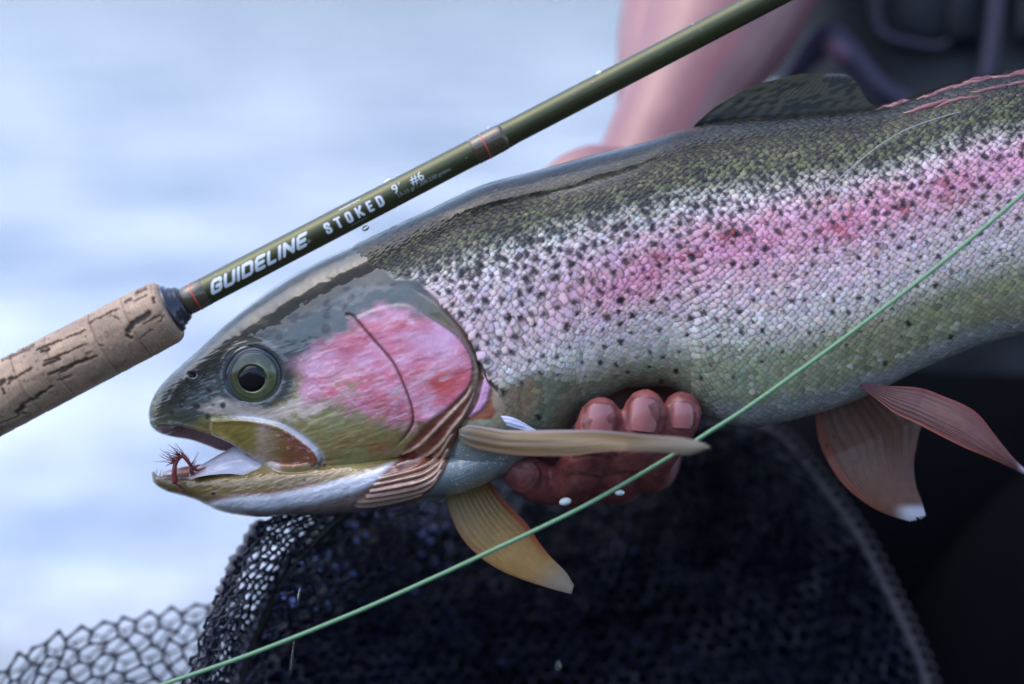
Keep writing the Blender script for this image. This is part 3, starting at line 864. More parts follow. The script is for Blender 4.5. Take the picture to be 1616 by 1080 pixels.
# ---- eye
def make_eye():
    cx, cy = 401, 593
    nr, na = 60, 96
    r = np.linspace(0.3, 49, nr); a = np.arange(na)/na*2*math.pi
    R, A = np.meshgrid(r, a, indexing='ij')
    X = cx+R*np.cos(A); Y = cy+R*np.sin(A)
    D = -62-17*np.sqrt(np.clip(1-(R/52)**2, 0, 1))
    D -= 1.6*np.exp(-((R-37)/2.5)**2)*0
    D += 1.0*np.exp(-((R-38.5)/1.8)**2)+3.2*(1-sstep(np.hypot(X-397.5, Y-597.5), 19.5, 23))
    V = F(np.stack([X, Y, D], -1))
    rr = np.hypot(X-401, Y-597)
    n = fbm(A*5, R/9, 200); n2 = fbm(A*2+5, R/18, 201)
    c = srgb((84, 88, 60))*(1+1.2*n)[..., None]
    c = mixc(c, (126, 126, 104), sstep(n2, 0, .2)*.6)
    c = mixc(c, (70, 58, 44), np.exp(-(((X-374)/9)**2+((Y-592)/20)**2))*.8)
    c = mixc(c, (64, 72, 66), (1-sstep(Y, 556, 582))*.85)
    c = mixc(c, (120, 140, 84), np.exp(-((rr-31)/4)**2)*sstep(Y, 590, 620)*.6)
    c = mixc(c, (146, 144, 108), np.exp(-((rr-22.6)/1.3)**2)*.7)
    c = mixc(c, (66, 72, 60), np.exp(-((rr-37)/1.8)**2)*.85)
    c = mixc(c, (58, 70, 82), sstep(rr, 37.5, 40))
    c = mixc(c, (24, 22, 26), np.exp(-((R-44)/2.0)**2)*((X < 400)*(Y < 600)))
    m = .55*(1-sstep(rr, 36, 39))
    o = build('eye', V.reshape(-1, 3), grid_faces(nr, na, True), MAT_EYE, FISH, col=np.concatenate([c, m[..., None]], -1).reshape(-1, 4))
    # pupil
    r = np.linspace(0.001, 1, 12)
    R, A = np.meshgrid(r, a, indexing='ij')
    rad = 20.5*(1+.10*np.exp(-((A-math.pi)/.5)**2))
    X = 397.5+R*rad*np.cos(A); Y = 597.5+R*rad*np.sin(A)
    D = -62-17*np.sqrt(np.clip(1-(((X-cx)**2+(Y-cy)**2)/52**2), 0, 1))+0.2+2.2*R**6
    build('pupil', F(np.stack([X, Y, D], -1)).reshape(-1, 3), grid_faces(12, na, True), MAT_PUPIL, o)
make_eye()

# ---- lining of the mouth, gums and small teeth
def patch_mesh(name, A, B, dA, dB, bulge, colf, mat, parent, ns=50, nt=16, label=None, power=1.0):
    s = np.linspace(0, 1, ns); t = np.linspace(0, 1, nt)
    a = curve_at(A, s); b = curve_at(B, s)
    S, T = np.meshgrid(s, t, indexing='ij')
    XY = a[:, None]*(1-T[..., None])+b[:, None]*T[..., None]
    D = dA*(1-T)+dB*T - bulge*np.sin(math.pi*T) + 5*fbm(XY[..., 0]/26+XY[..., 1]/9, XY[..., 1]/7, 230)*np.sin(math.pi*T)
    V = F(np.stack([XY[..., 0], XY[..., 1], D], -1))
    c = colf(XY[..., 0], XY[..., 1], S, T)
    o = build(name, V.reshape(-1, 3), grid_faces(ns, nt), mat, parent, col=c.reshape(-1, 3))
    if label: o['label'] = label
    return o
MAT_MOUTH = mat_col('mouth_lining', rough=.35, coat=1, coat_rough=.08, bump=.3, bscale=500, use_metal=False)
patch_mesh('mouth_lining', [(300,744),(330,727),(354,713),(376,704),(398,718),(430,738)], [(300,756),(330,750),(360,748),(385,750),(420,752),(450,755)], -26, -50, 6,
    lambda X, Y, S, T: mixc(srgb((190, 190, 206))*(1+.5*fbm(X/26+Y/9, Y/7, 230)+.4*fbm(X/12, Y/12, 7))[..., None], (110, 74, 74), np.maximum((1-sstep(X, 300, 335)), np.exp(-((T-.0)/.12)**2)*(1-sstep(X, 350, 380))*.8)), MAT_MOUTH, FISH)
patch_mesh('gum', [(256,744),(290,737),(320,733),(345,735),(376,731)], [(256,752),(290,754),(321,750),(350,746),(380,738)], -22, -30, 5,
    lambda X, Y, S, T: mixc(srgb((168, 96, 70))*(1+.6*fbm(X/6, Y/6, 9))[..., None], (190, 180, 190), 1-sstep(X, 262, 300)), MAT_MOUTH, FISH)
MAT_TOOTH = mat_plain('tooth', (220, 214, 200), rough=.3, coat=.5)
for (tx, ty, td, ln) in ((246,746,-12,6),(252,748,-18,7),(259,749,-22,6),(268,748,-24,5),(300,749,-34,5)):
    p = F(np.array([[tx, ty+3, td], [tx+1, ty-ln*.4, td], [tx+2.5, ty-ln, td+1]], float))
    v, f = tube(p, np.array([1.5, 1.0, .3])*U, 7)
    build('tooth', v, f, MAT_TOOTH, FISH)

# ---- fins
def fin(name, A, B, dA, dB, bow, colf, parent, nrays=14, ns=90, nt=120, thick=3.0, ragged=0.0, label=None, curl=0.0, mat=None, hug=False):
    """A leading edge, B trailing edge, both from base to tip"""
    s = np.linspace(0, 1, ns); t = np.linspace(0, 1, nt)
    a = curve_at(A, s); b = curve_at(B, s)
    S, T = np.meshgrid(s, t, indexing='ij')
    rag = ragged*fbm(T*26, T*0, 70)*(S**3)*np.sin(math.pi*T)
    S2 = np.clip(S+rag*0, 0, 1)
    XY = a[:, None]*(1-T[..., None])+b[:, None]*T[..., None]
    # ragged margin: push the far end of each ray along the fin
    dirv = np.gradient(XY, axis=0); dirv /= np.linalg.norm(dirv, axis=-1)[..., None]+1e-9
    XY = XY+dirv*(rag*30)[..., None]
    D = np.interp(S, np.linspace(0, 1, len(dA)), dA)*(1-T)+np.interp(S, np.linspace(0, 1, len(dB)), dB)*T - bow*np.sin(math.pi*T)*np.sin(math.pi*np.clip(S, .05, 1)*.8)
    if hug:
        tp = ftop(XY[..., 0]); yy = np.maximum(XY[..., 1], tp+.5)
        D = np.where(XY[..., 1] > tp, surf_d(XY[..., 0], yy)*.3, 0)+4*(1-sstep(S, 0, .16))-6*sstep(S, .0, .2)
    br = 1+sstep(S, .35, .6)      # rays fork half way out
    ray = np.cos((T+.012*np.sin(S*9+T*7))*nrays*2*math.pi)*(1-sstep(S, .35, .6))+np.cos((T+.012*np.sin(S*9+T*7))*nrays*4*math.pi)*sstep(S, .35, .6)
    ray = ray*(.75+.9*fbm(S*7, T*9, 71))
    ray = ray*(0.4+.6*(1-S))
    th = thick*(1-.75*S)*(.35+.65*np.sin(math.pi*np.clip(T, .02, .98))**.4)+.3
    front = D-th-.45*ray
    back = D+th+.45*ray
    c = colf(XY[..., 0], XY[..., 1], S, T, ray)
    V = np.concatenate([F(np.stack([XY[..., 0], XY[..., 1], front], -1)).reshape(-1, 3), F(np.stack([XY[..., 0], XY[..., 1], back], -1)).reshape(-1, 3)])
    f = grid_faces(ns, nt); nv = ns*nt
    Fc = [f, f[:, ::-1]+nv]
    e = []
    for i in range(ns-1):
        e.append((i*nt, (i+1)*nt, (i+1)*nt+nv, i*nt+nv)); k = nt-1
        e.append((i*nt+k, i*nt+k+nv, (i+1)*nt+k+nv, (i+1)*nt+k))
    for j in range(nt-1):
        i = ns-1
        e.append((i*nt+j, i*nt+j+1, i*nt+j+1+nv, i*nt+j+nv))
        e.append((j, j+nv, j+1+nv, j+1))
    Fc.append(np.array(e))
    cc = np.concatenate([c.reshape(-1, 3)]*2)
    o = build(name, V, np.vstack(Fc), mat or MAT_FIN, parent, col=np.clip(cc, .004, .95))
    if label: o['label'] = label
    return o

def col_pect(X, Y, S, T, ray):
    c = srgb((176, 142, 78))*(1+.35*fbm(X/7, Y/7, 81))[..., None]
    c = mixc(c, (124, 96, 52), sstep(ray, .1, .9)*.6)
    c = mixc(c, (176, 78, 38), sstep(T, .82, .97)*(1-sstep(S, .55, .8))*.9)
    c = mixc(c, (150, 88, 44), (1-sstep(T, .02, .09))*.6)
    return mixc(c, (150, 146, 140), sstep(S, .68, .92)*.8)
fin('pectoral_fin', [(704,782),(709,806),(722,838),(745,868),(780,895),(820,913),(865,928),(902,938)],
    [(772,758),(786,777),(806,800),(832,828),(850,855),(868,878),(892,902),(906,924)], [-8, -40, -66], [0, -26, -60], 7, col_pect, FISH, nrays=11, label='yellow far pectoral fin pointing down')

def col_pn(X, Y, S, T, ray):
    c = srgb((120, 98, 60))*(1+.5*fbm(X/50, Y/2.2, 85)+.3*fbm(X/14, Y/5, 86))[..., None]
    c = mixc(c, (96, 66, 50), (1-sstep(S, .02, .22))*.5*sstep(T, .3, .6))
    c = mixc(c, (118, 120, 112), (1-sstep(S, .0, .10))*.8)
    c = mixc(c, (176, 160, 170), (1-sstep(T, .04, .16))*.75)
    c = mixc(c, (168, 130, 110), sstep(T, .86, .98)*.7)
    return mixc(c, (142, 136, 122), sstep(S, .6, .95)*.8)
fin('pectoral_fin', [(724,678),(740,671),(768,674),(800,679),(847,679),(939,679),(1013,686),(1069,690),(1104,697),(1122,706)],
    [(724,690),(738,703),(765,711),(802,717),(850,720),(905,719),(960,712),(1040,714),(1085,718),(1121,708)], [-108, -150, -190, -225], [-112, -165, -215, -226], 5, col_pn, FISH, nrays=3, thick=5, label='olive near pectoral fin seen edge on')

def col_pv(X, Y, S, T, ray):
    c = srgb((134, 96, 80))*(1+.4*fbm(X/9, Y/9, 91))[..., None]
    c = mixc(c, (88, 62, 60), sstep(ray, .0, .8)*.5)
    c = mixc(c, (170, 84, 62), (1-sstep(T, .01, .14))*(1-sstep(S, .6, .9))*.7)
    for (sx, sy) in ((1316,690),(1305,703),(1350,730)): c = mixc(c, (50,30,30), np.exp(-(((X-sx)/3)**2+((Y-sy)/3)**2))*.7)
    return mixc(c, (214, 216, 230), sstep(Y, 792, 806)*sstep(X, 1405, 1435))
fin('pelvic_fin', [(1286,640),(1291,690),(1306,728),(1330,764),(1366,794),(1400,812),(1436,823)],
    [(1395,612),(1452,655),(1449,690),(1442,730),(1445,765),(1454,790),(1461,814)], [20, 20, 8, 0], [20, 30, 20, 0], 8, col_pv, FISH, nrays=10, ragged=.5, label='far pelvic fin with a white tip')
def col_pv2(X, Y, S, T, ray):
    c = srgb((116, 74, 74))*(1+.5*fbm(X/9, Y/6, 95))[..., None]
    c = mixc(c, (150, 116, 124), sstep(ray, .3, .95)*.55)
    c = mixc(c, (190, 104, 92), (1-sstep(T, .01, .12))*.75)
    c = mixc(c, (150, 60, 64), sstep(T, .88, .97)*.6)
    c = mixc(c, (178, 130, 160), (1-sstep(S, .0, .10))*.8)
    return mixc(c, (214, 216, 232), sstep(X, 1602, 1616)*.9)
fin('pelvic_fin', [(1348,604),(1365,616),(1383,630),(1412,652),(1449,670),(1486,689),(1523,707),(1560,722),(1616,748),(1634,757)],
    [(1352,598),(1384,608),(1449,612),(1490,626),(1523,640),(1546,656),(1568,684),(1582,702),(1604,728),(1634,756)], [-62, -95, -130, -165], [-62, -80, -120, -165], 8, col_pv2, FISH, nrays=8, ragged=.5, label='near pelvic fin with a red leading edge')

def col_do(X, Y, S, T, ray):
    c = srgb((84, 84, 64))*(1+.5*fbm(X/10, Y/5, 101))[..., None]
    sp = sstep(fbm(X/12+.3*Y/6, (Y+.3*X)/4.2, 104, 2), .0, .14)
    c = mixc(c, (24, 26, 22), sp*.85*(1-.5*sstep(S, .8, 1)))
    c = mixc(c, pigment(X, np.maximum(Y, ftop(X)+6))[0], (1-sstep(S, .1, .4))*.8)
    return mixc(c, (140, 146, 160), sstep(S, .86, .98)*sstep(T, .45, .7)*.7)
fin('dorsal_fin', [(1078,222),(1094,200),(1114,180),(1135,164),(1165,147),(1200,133),(1240,122),(1262,117)],
    [(1404,182),(1394,174),(1380,168),(1368,158),(1358,140),(1346,124),(1334,117)], [-102, -72, -26, -10, 0, 0], [-102, -78, -46, -22, -10, -4], 5, col_do, FISH, nrays=12, thick=2, ragged=.2, hug=True, label='olive spotted dorsal fin folded over to the far side')
# pink strands along the back imitate the arm mirrored in the wet skin
MAT_PINK_SHEEN = mat_plain('pink_arm_sheen', (128, 74, 80), rough=.4, coat=.8, noise=.35, nscale=300)
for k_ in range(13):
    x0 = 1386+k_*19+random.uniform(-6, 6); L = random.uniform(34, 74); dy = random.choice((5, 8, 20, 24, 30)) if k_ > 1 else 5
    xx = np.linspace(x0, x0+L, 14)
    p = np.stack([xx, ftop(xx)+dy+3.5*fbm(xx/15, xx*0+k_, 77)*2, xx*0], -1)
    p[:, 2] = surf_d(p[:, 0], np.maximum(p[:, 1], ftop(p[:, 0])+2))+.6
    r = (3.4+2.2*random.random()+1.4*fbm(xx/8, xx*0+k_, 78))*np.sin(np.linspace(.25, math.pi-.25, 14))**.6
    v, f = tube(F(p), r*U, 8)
    build('sheen_strand', v, f, MAT_PINK_SHEEN, FISH)
# tail, out of the frame but part of the fish
def col_tail(X, Y, S, T, ray):
    c = srgb((96, 94, 78))*(1+.4*fbm(X/12, Y/12, 111))[..., None]
    return mixc(c, (30, 30, 30), sstep(fbm(X/14, Y/10, 114), .08, .18)*.8)
fin('tail_fin', [(2285,112),(2360,60),(2440,-10),(2500,-60)], [(2285,235),(2370,300),(2450,370),(2510,420)], [0, 0, 0], [0, 0, 0], 0, col_tail, FISH, nrays=20, thick=4)
# small blue white membrane above the pectoral base
patch_mesh('fin_membrane', [(790,656),(812,660),(845,678)], [(800,672),(822,678),(850,682)], -122, -128, 3,
    lambda X, Y, S, T: mixc(srgb((150, 162, 200))*np.ones(X.shape+(1,)), (206, 208, 226), sstep(np.sin(T*16), .2, .9)), MAT_MOUTH, FISH, ns=20, nt=24)

# ------------------------------------------------------------------ the fly in the jaw
MAT_FLY = mat_plain('red_feather', (122, 36, 40), rough=.5, coat=.4, noise=.4, nscale=900)
MAT_FLYD = mat_plain('dark_feather', (66, 34, 52), rough=.5, coat=.4)
MAT_HOOK = mat_plain('dark_steel', (40, 42, 52), rough=.25, metal=.9)
FLY = root('artificial_fly', (284, 752, -36), 'small red feathered fly hooked into the tip of the lower jaw', 'fishing fly')
def strand(name, pts, r0, r1, mat, parent, seg=7):
    p = smooth_pts(pts, 5); r = np.linspace(r0, r1, len(p))*U
    v, f = tube(F(p), r, seg)
    return build(name, v, f, mat, parent)
strand('hook', [(306,752,-40),(302,742,-42),(298,728,-42),(289,720,-42),(280,724,-42),(276,738,-43),(276,752,-44),(280,766,-44)], 1.3, .8, MAT_HOOK, FLY)
strand('body', [(276,760,-46),(275,745,-47),(277,732,-46),(283,723,-45),(290,720,-44)], 4.6, 2.4, MAT_FLY, FLY, 10)
strand('wing', [(290,720,-44),(297,729,-45),(304,738,-44),(312,742,-42),(330,738,-40)], 3.6, 1.6, MAT_FLY, FLY, 10)
strand('wing', [(302,740,-44),(304,748,-44),(310,750,-40),(322,746,-40)], 3.8, 2.0, MAT_FLYD, FLY, 10)
hp = []
for k in range(84):
    bx, by = random.choice([(286,722),(290,718),(277,730),(275,748),(300,736),(283,765),(304,742)])
    an = random.uniform(math.radians(105), math.radians(215)) if bx < 295 else random.uniform(math.radians(30), math.radians(130))
    if by > 744: an = random.uniform(math.radians(180), math.radians(330))
    L = random.uniform(11, 34) if by < 740 else random.uniform(6, 18)
    x1 = bx+math.cos(an)*L; y1 = by-math.sin(an)*L
    q = F(smooth_pts([(bx, by, -45), ((bx+x1)/2+random.uniform(-2, 2), (by+y1)/2+random.uniform(-2, 1), -46+random.uniform(-5, 5)), (x1, y1, -46+random.uniform(-10, 10))], 3))
    hp.append(tube(q, np.linspace(.75, .2, len(q))*U, 4, caps=False))
v, f = merge(hp)
o = build('hackle', v, f, MAT_FLY, FLY); o['kind'] = 'stuff'

# ------------------------------------------------------------------ the rod
RO = np.array([400.0, 420.5]); RE = np.array([.8873, -.4611]); RN = np.array([-.4611, -.8873])
RD = -120.0
def rp(al, pe=0.0, d=None):
    q = RO+RE*al+RN*pe
    return np.array([q[0], q[1], RD if d is None else d])
def to_rod(x, y):
    q = np.array([x, y])-RO
    return float(q@RE), float(q@RN)
KR = (DPX+RD)/DPX          # the rod is a little nearer than the focal plane
R0 = F(rp(0)); EX = F(rp(100))-F(rp(0)); EX /= np.linalg.norm(EX)
EN = F(rp(0, 100))-F(rp(0)); EN /= np.linalg.norm(EN)
EV = np.array((0, -1.0, 0))
ROD = root('fly_rod', (262, 492, RD), 'olive green fly rod with cork grip and white lettering, lying above the fish', 'fishing rod')
uu = U*KR
def rcyl(al, perp, rad):
    """point on the rod surface: al along, perp measured round the surface from the line that faces the camera"""
    a = np.asarray(perp)/rad
    return R0 + (np.asarray(al)*uu)[..., None]*EX + (np.sin(a)*rad*uu)[..., None]*EN + (np.cos(a)*rad*uu)[..., None]*EV
def rod_r(al):
    return np.interp(al, [-140, 0, 150, 300, 370, 386, 392, 446, 456, 470, 1000, 1600], [22.4, 22.2, 22.0, 21.2, 20.8, 20.9, 21.3, 21.3, 20.2, 20.1, 20.0, 18.5])
MAT_BLANK, nt, p = mat_new('olive_blank')
p.inputs['Base Color'].default_value = (*srgb((74, 77, 50)), 1)
p.inputs['Metallic'].default_value = .6; p.inputs['Roughness'].default_value = .4
p.inputs['Coat Weight'].default_value = .35; p.inputs['Coat Roughness'].default_value = .2
tc = nt.nodes.new('ShaderNodeTexCoord'); n = nt.nodes.new('ShaderNodeTexNoise'); n.inputs['Scale'].default_value = 90; n.inputs['Detail'].default_value = 6
nt.links.new(tc.outputs['Object'], n.inputs['Vector'])
rg = nt.nodes.new('ShaderNodeMapRange'); rg.inputs[3].default_value = .3; rg.inputs[4].default_value = .48
nt.links.new(n.outputs['Fac'], rg.inputs[0]); nt.links.new(rg.outputs[0], p.inputs['Roughness'])
MAT_WRAP = mat_plain('thread_wrap', (78, 68, 52), rough=.25, coat=1, metal=.2, noise=.3, nscale=600, coat_rough=.06)
MAT_RED = mat_plain('red_thread', (196, 66, 50), rough=.3, coat=1)
MAT_WHITE = mat_plain('white_print', (226, 232, 240), rough=.45)
MAT_GREY = mat_plain('grey_print', (170, 174, 168), rough=.5)
def lathe_rod(name, prof, mat, parent=ROD, seg=64):
    v, f = lathe(R0, EX, [(a*uu, r*uu) for a, r in prof], seg)
    return build(name, v, f, mat, parent)
als = np.r_[np.arange(-128, 1500, 12.0)]
lathe_rod('blank', [(a, rod_r(a)-(0 if a < 410 else .2)) for a in als], MAT_BLANK)
lathe_rod('ferrule_wrap', [(390, 20.5), (390.5, 21.4), (396, 21.8), (414, 22.0), (434, 22.0), (440, 21.8), (447, 21.0), (447.5, 19.5)], MAT_WRAP)
lathe_rod('thread_band', [(410.6, 21.6), (411.0, 22.35), (412.8, 22.4), (413.2, 21.6)], MAT_RED)
lathe_rod('hosel_wrap', [(-126, 22), (-126, 23.3), (-110, 23.3), (-84, 22.9), (-83, 22)], MAT_WRAP)
lathe_rod('thread_band', [(-104, 22.6), (-103.6, 23.7), (-101.6, 23.7), (-101.2, 22.6)], MAT_RED)
MAT_CHECK = mat_plain('black_rubber', (26, 30, 48), rough=.3, coat=.7)
ck = lathe_rod('winding_check', [(-152, 20), (-151, 38), (-146, 40), (-141, 39), (-139, 33), (-134, 33), (-132, 30), (-127, 29), (-124, 27), (-122, 23), (-121, 20)], MAT_CHECK)
# a lump of the check stands proud below
v, f = tube(F(np.array([[276, 512, RD-20], [284, 510, RD-16], [288, 503, RD-10]], float)), np.array([6.5, 7.5, 6])*U, 12)
build('winding_check_lug', v, f, MAT_CHECK, ck)

# ---- cork grip, ring by ring
def mat_cork():
    m, nt, p = mat_new('cork')
    at = nt.nodes.new('ShaderNodeAttribute'); at.attribute_name = 'Col'
    nt.links.new(at.outputs['Color'], p.inputs['Base Color'])
    p.inputs['Roughness'].default_value = .55
    p.inputs['Coat Weight'].default_value = .15; p.inputs['Coat Roughness'].default_value = .3
    tc = nt.nodes.new('ShaderNodeTexCoord'); n = nt.nodes.new('ShaderNodeTexNoise'); n.inputs['Scale'].default_value = 1400; n.inputs['Detail'].default_value = 4
    nt.links.new(tc.outputs['Object'], n.inputs['Vector'])
    b = nt.nodes.new('ShaderNodeBump'); b.inputs['Strength'].default_value = .35; b.inputs['Distance'].default_value = .0003
    nt.links.new(n.outputs['Fac'], b.inputs['Height']); nt.links.new(b.outputs[0], p.inputs['Normal'])
    return m
MAT_CORK = mat_cork()
# pits and splits: (x0,y0,x1,y1,width) in photo pixels
PITS = [(12,568,54,550,5),(44,552,60,545,5),(70,552,100,540,3),(98,541,146,522,2.2),(150,510,196,487,2.0),(78,555,90,552,4),
 (85,570,120,556,2.6),(118,556,150,543,2.0),(84,576,108,566,3),(92,590,150,565,3.2),(110,588,128,578,3),(105,600,125,592,2.4),(120,580,164,562,3),(28,605,62,580,2.4),(15,606,22,600,5),(20,612,22,620,3),(30,598,34,595,4),
 (45,640,96,608,2.8),(60,632,84,618,3.2),(38,650,50,642,6),(214,523,222,512,8),(212,530,218,534,5),(228,508,246,497,8),(238,512,262,500,2.4),(222,462,234,455,5),(222,476,240,467,2),(206,477,212,472,4),(250,470,253,478,3.5),
 (150,560,158,556,2),(60,585,66,580,2),(262,508,270,500,2),(190,500,200,505,1.6),(0,672,50,650,2.2),(20,560,30,556,3),(170,545,176,546,2),(232,535,250,522,1.5)]
def cork_ring(a0, a1, seed, end=False):
    na_, nc = int((a1-a0)*1.25)+4, 460
    al = np.linspace(a0, a1, na_); th = np.linspace(0, 2*math.pi, nc, endpoint=False)
    A, T = np.meshgrid(al, th, indexing='ij')
    base = np.interp(A, [-700, -470, -300, -200, -170], [60, 54, 53.2, 53.0, 52.0])
    ed = np.minimum(A-a0, a1-A)
    r = base-1.3*np.exp(-(ed/1.4)**2)
    if end:
        q = np.clip((A-(a1-17))/17, 0, 1); r = r-13*(1-np.sqrt(np.clip(1-q**2, 0, 1)))
    R = 53.0
    # surface position -> photo pixel for the side facing the camera
    sx = RO[0]+RE[0]*A+RN[0]*R*np.sin(T); sy = RO[1]+RE[1]*A+RN[1]*R*np.sin(T)
    nearside = np.cos(T) > -.1
    d = np.zeros_like(A)
    wob = fbm(sx/6, sy/6, seed)*3.5
    for x0, y0, x1, y1, w in PITS:
        k = seg_dist(sx+wob+2.5*fbm(sx/2.5, sy/2.5, seed+30), sy+wob+3.0*fbm(sx/2.5+9, sy/2.5, seed+31), [(x0, y0), (x1, y1)])
        d = np.maximum(d, (1-sstep(k, w*.30, w*.85))*min(1, .5+w/6))
    d = d*nearside
    # the far side and small pores get random lenticels
    lent = sstep(fbm(A/26+seed, T*53/3.2, seed+2, 3), .22, .32)*(1-nearside)
    pore = sstep(fbm(A/3.6+seed, T*53/3.0, seed+5, 2), .26, .38)
    d = np.maximum(d, np.maximum(lent, pore*.6))
    grow = np.sin((A+5*fbm(A/20, T*4, seed+7))*1.15)*.5+.5
    r = r-4.6*d+.28*grow+.9*fbm(A/14, T*5, seed+3)
    if end:
        pass
    V = R0+(A*uu)[..., None]*EX+(np.sin(T)*r*uu)[..., None]*EN+(np.cos(T)*r*uu)[..., None]*EV
    V = V.reshape(-1, 3)
    f = grid_faces(na_, nc, True)
    tone = random.Random(seed).uniform(-.1, .1)
    c = srgb((166, 138, 114))*(1+tone+.45*fbm(A/30, T*4, seed+11)+.22*(grow-.5)+.35*fbm(A/4, T*18, seed+12))[..., None]
    c = mixc(c, (120, 100, 84), sstep(fbm(A/22, T*3, seed+14), .05, .3)*.55)
    c = mixc(c, (214, 198, 180), sstep(fbm(A/3, T*9, seed+15), .14, .34)*.5)
    c = mixc(c, (54, 36, 29), d*.88)
    c = mixc(c, (92, 74, 62), np.exp(-(ed/1.3)**2)*.35)
    c = mixc(c, (84, 66, 56), sstep(fbm(A/60, T*2.2, 350, 3), .0, .25)*.4)
    c = c.reshape(-1, 3)
    # end discs
    cA = len(V); V = np.vstack([V, R0+a0*uu*EX, R0+a1*uu*EX]); c = np.vstack([c, srgb((150, 126, 104)), srgb((150, 126, 104))])
    k = np.arange(nc); last = (na_-1)*nc
    tri = np.concatenate([np.stack([k, (k+1) % nc, np.full(nc, cA), np.full(nc, cA)], 1), np.stack([last+k, last+(k+1) % nc, np.full(nc, cA+1), np.full(nc, cA+1)], 1)])
    faces = [tuple(x) for x in f]+[(int(t[0]), int(t[1]), int(t[2])) for t in tri]
    return build('cork_ring', V, faces, MAT_CORK, ROD, col=np.clip(c, .01, .9))
edges = [-146, -205, -262, -340, -398, -452, -510, -570]
for k in range(len(edges)-1):
    cork_ring(edges[k+1], edges[k], 300+k*17, end=(k == 0))
lathe_rod('grip_core', [(-569, 1), (-569, 40), (-150, 36), (-150, 1)], MAT_CHECK)
# reel seat and butt, out of the frame
lathe_rod('reel_seat', [(-571, 1), (-571, 40), (-640, 34), (-900, 34), (-905, 38), (-950, 38), (-955, 1)], MAT_CHECK)

# ---- lettering, printed on the blank
def glyph_rows(strokes, x0, y0, w, h, th, shear, cell=.45, lift=.35, sx=0):
    """strokes in unit box -> thin strips that follow the blank"""
    W = int((w+th*2+abs(shear)*h)/cell)+4; H = int((h+th)/cell)+4
    gx = x0-th+np.arange(W)*cell; gy = y0-th/2+np.arange(H)*cell
    X, Y = np.meshgrid(gx+cell/2, gy+cell/2)
    Xl = (X-x0-shear*(Y-y0)); Yl = Y-y0
    D = np.full(X.shape, 1e9)
    for s in strokes:
        D = np.minimum(D, seg_dist(Xl, Yl, [(a*(w-th)+th/2, b*(h-th)+th/2) for a, b in s]))
    ins = D < th/2
    vs = []; fs = []
    for r in range(H):
        row = ins[r]; k = 0
        while k < W:
            if row[k]:
                e = k
                while e < W and row[e]: e += 1
                for (aa, bb) in ((gx[k], gy[r]), (gx[k]+(e-k)*cell, gy[r]), (gx[k]+(e-k)*cell, gy[r]+cell), (gx[k], gy[r]+cell)):
                    vs.append((aa, bb))
                n = len(vs); fs.append((n-4, n-3, n-2, n-1)); k = e
            else: k += 1
    vs = np.array(vs)
    rr = rod_r(vs[:, 0])+lift
    return rcyl(vs[:, 0], vs[:, 1], rr), np.array(fs)
G = {
 'G': [[(1,.80),(1,.86),(.86,1),(.16,1),(0,.86),(0,.14),(.14,0),(.86,0),(1,.14),(1,.46),(.55,.46)]],
 'U': [[(0,1),(0,.12),(.12,0),(.88,0),(1,.12),(1,1)]],
 'I': [[(.5,0),(.5,1)]],
 'D': [[(0,0),(0,1),(.84,1),(1,.86),(1,.14),(.84,0),(0,0)]],
 'E': [[(1,1),(.14,1),(0,.86),(0,.14),(.14,0),(1,0)],[(0,.5),(.9,.5)]],
 'L': [[(0,1),(0,.12),(.1,0),(1,0)]],
 'N': [[(0,0),(0,1)],[(0,.97),(1,.03)],[(1,0),(1,1)]],
 'S': [[(1,.76),(1,.9),(.8,1),(.2,1),(0,.88),(0,.66),(1,.36),(1,.1),(.8,0),(.2,0),(0,.1),(0,.24)]],
 'T': [[(0,1),(1,1)],[(.5,0),(.5,1)]],
 'O': [[(.2,0),(0,.14),(0,.86),(.2,1),(.8,1),(1,.86),(1,.14),(.8,0),(.2,0)]],
 'K': [[(0,0),(0,1)],[(1,1),(.08,.40)],[(.3,.56),(1,0)]],
 'E2': [[(1,1),(0,1),(0,0),(1,0)],[(0,.5),(.85,.5)]],
 'D2': [[(0,0),(0,1),(.6,1),(1,.82),(1,.18),(.6,0),(0,0)]],
}
def word(name, seq, x0, y0, h, th, shear, gap, mat):
    parts = []; x = x0
    for g, w in seq:
        parts.append(glyph_rows(G[g], x, y0, w, h, th, shear)); x += w+gap
    v, f = merge(parts)
    o = build(name, v, f, mat, ROD, smooth=False)
    return o
gx0, gy0 = to_rod(334, 463)
gx1, gy1 = to_rod(486, 388)
wds = [('G', 20), ('U', 20), ('I', 5.6), ('D', 20.5), ('E', 18.5), ('L', 16.5), ('I', 5.6), ('N', 21), ('E', 18.5)]
tot = sum(w for _, w in wds); gap = ((gx1-gx0)-tot)/(len(wds)-1)
word('lettering', wds, gx0, -13.5, 22, 5.4, .50, gap, MAT_WHITE)
sx0, _ = to_rod(514, 362); sx1, _ = to_rod(607, 318)
wds = [('S', 10.5), ('T', 11.5), ('O', 10.5), ('K', 12), ('E2', 9.5), ('D2', 11)]
tot = sum(w for _, w in wds); gap = ((sx1-sx0)-tot)/(len(wds)-1)
word('lettering', wds, sx0, -12.5, 18.5, 3.9, 0.0, gap, MAT_WHITE)
def bar(x0, y0, x1, y1, th):
    a0, p0 = to_rod(x0, y0); a1, p1 = to_rod(x1, y1)
    rr = float(rod_r(a0))+.35
    pe = rr*math.asin(max(-.98, min(.98, (p0+p1)/2/rr)))
    al = np.array([a0, a1, a1, a0]); q = np.array([pe-th/2, pe-th/2, pe+th/2, pe+th/2])
    return rcyl(al, q, np.full(4, rr)), np.array([(0, 1, 2, 3)])
v, f = bar(536.5, 333.5, 569.5, 316.5, 1.4); build('lettering', v, f, MAT_WHITE, ROD, smooth=False)
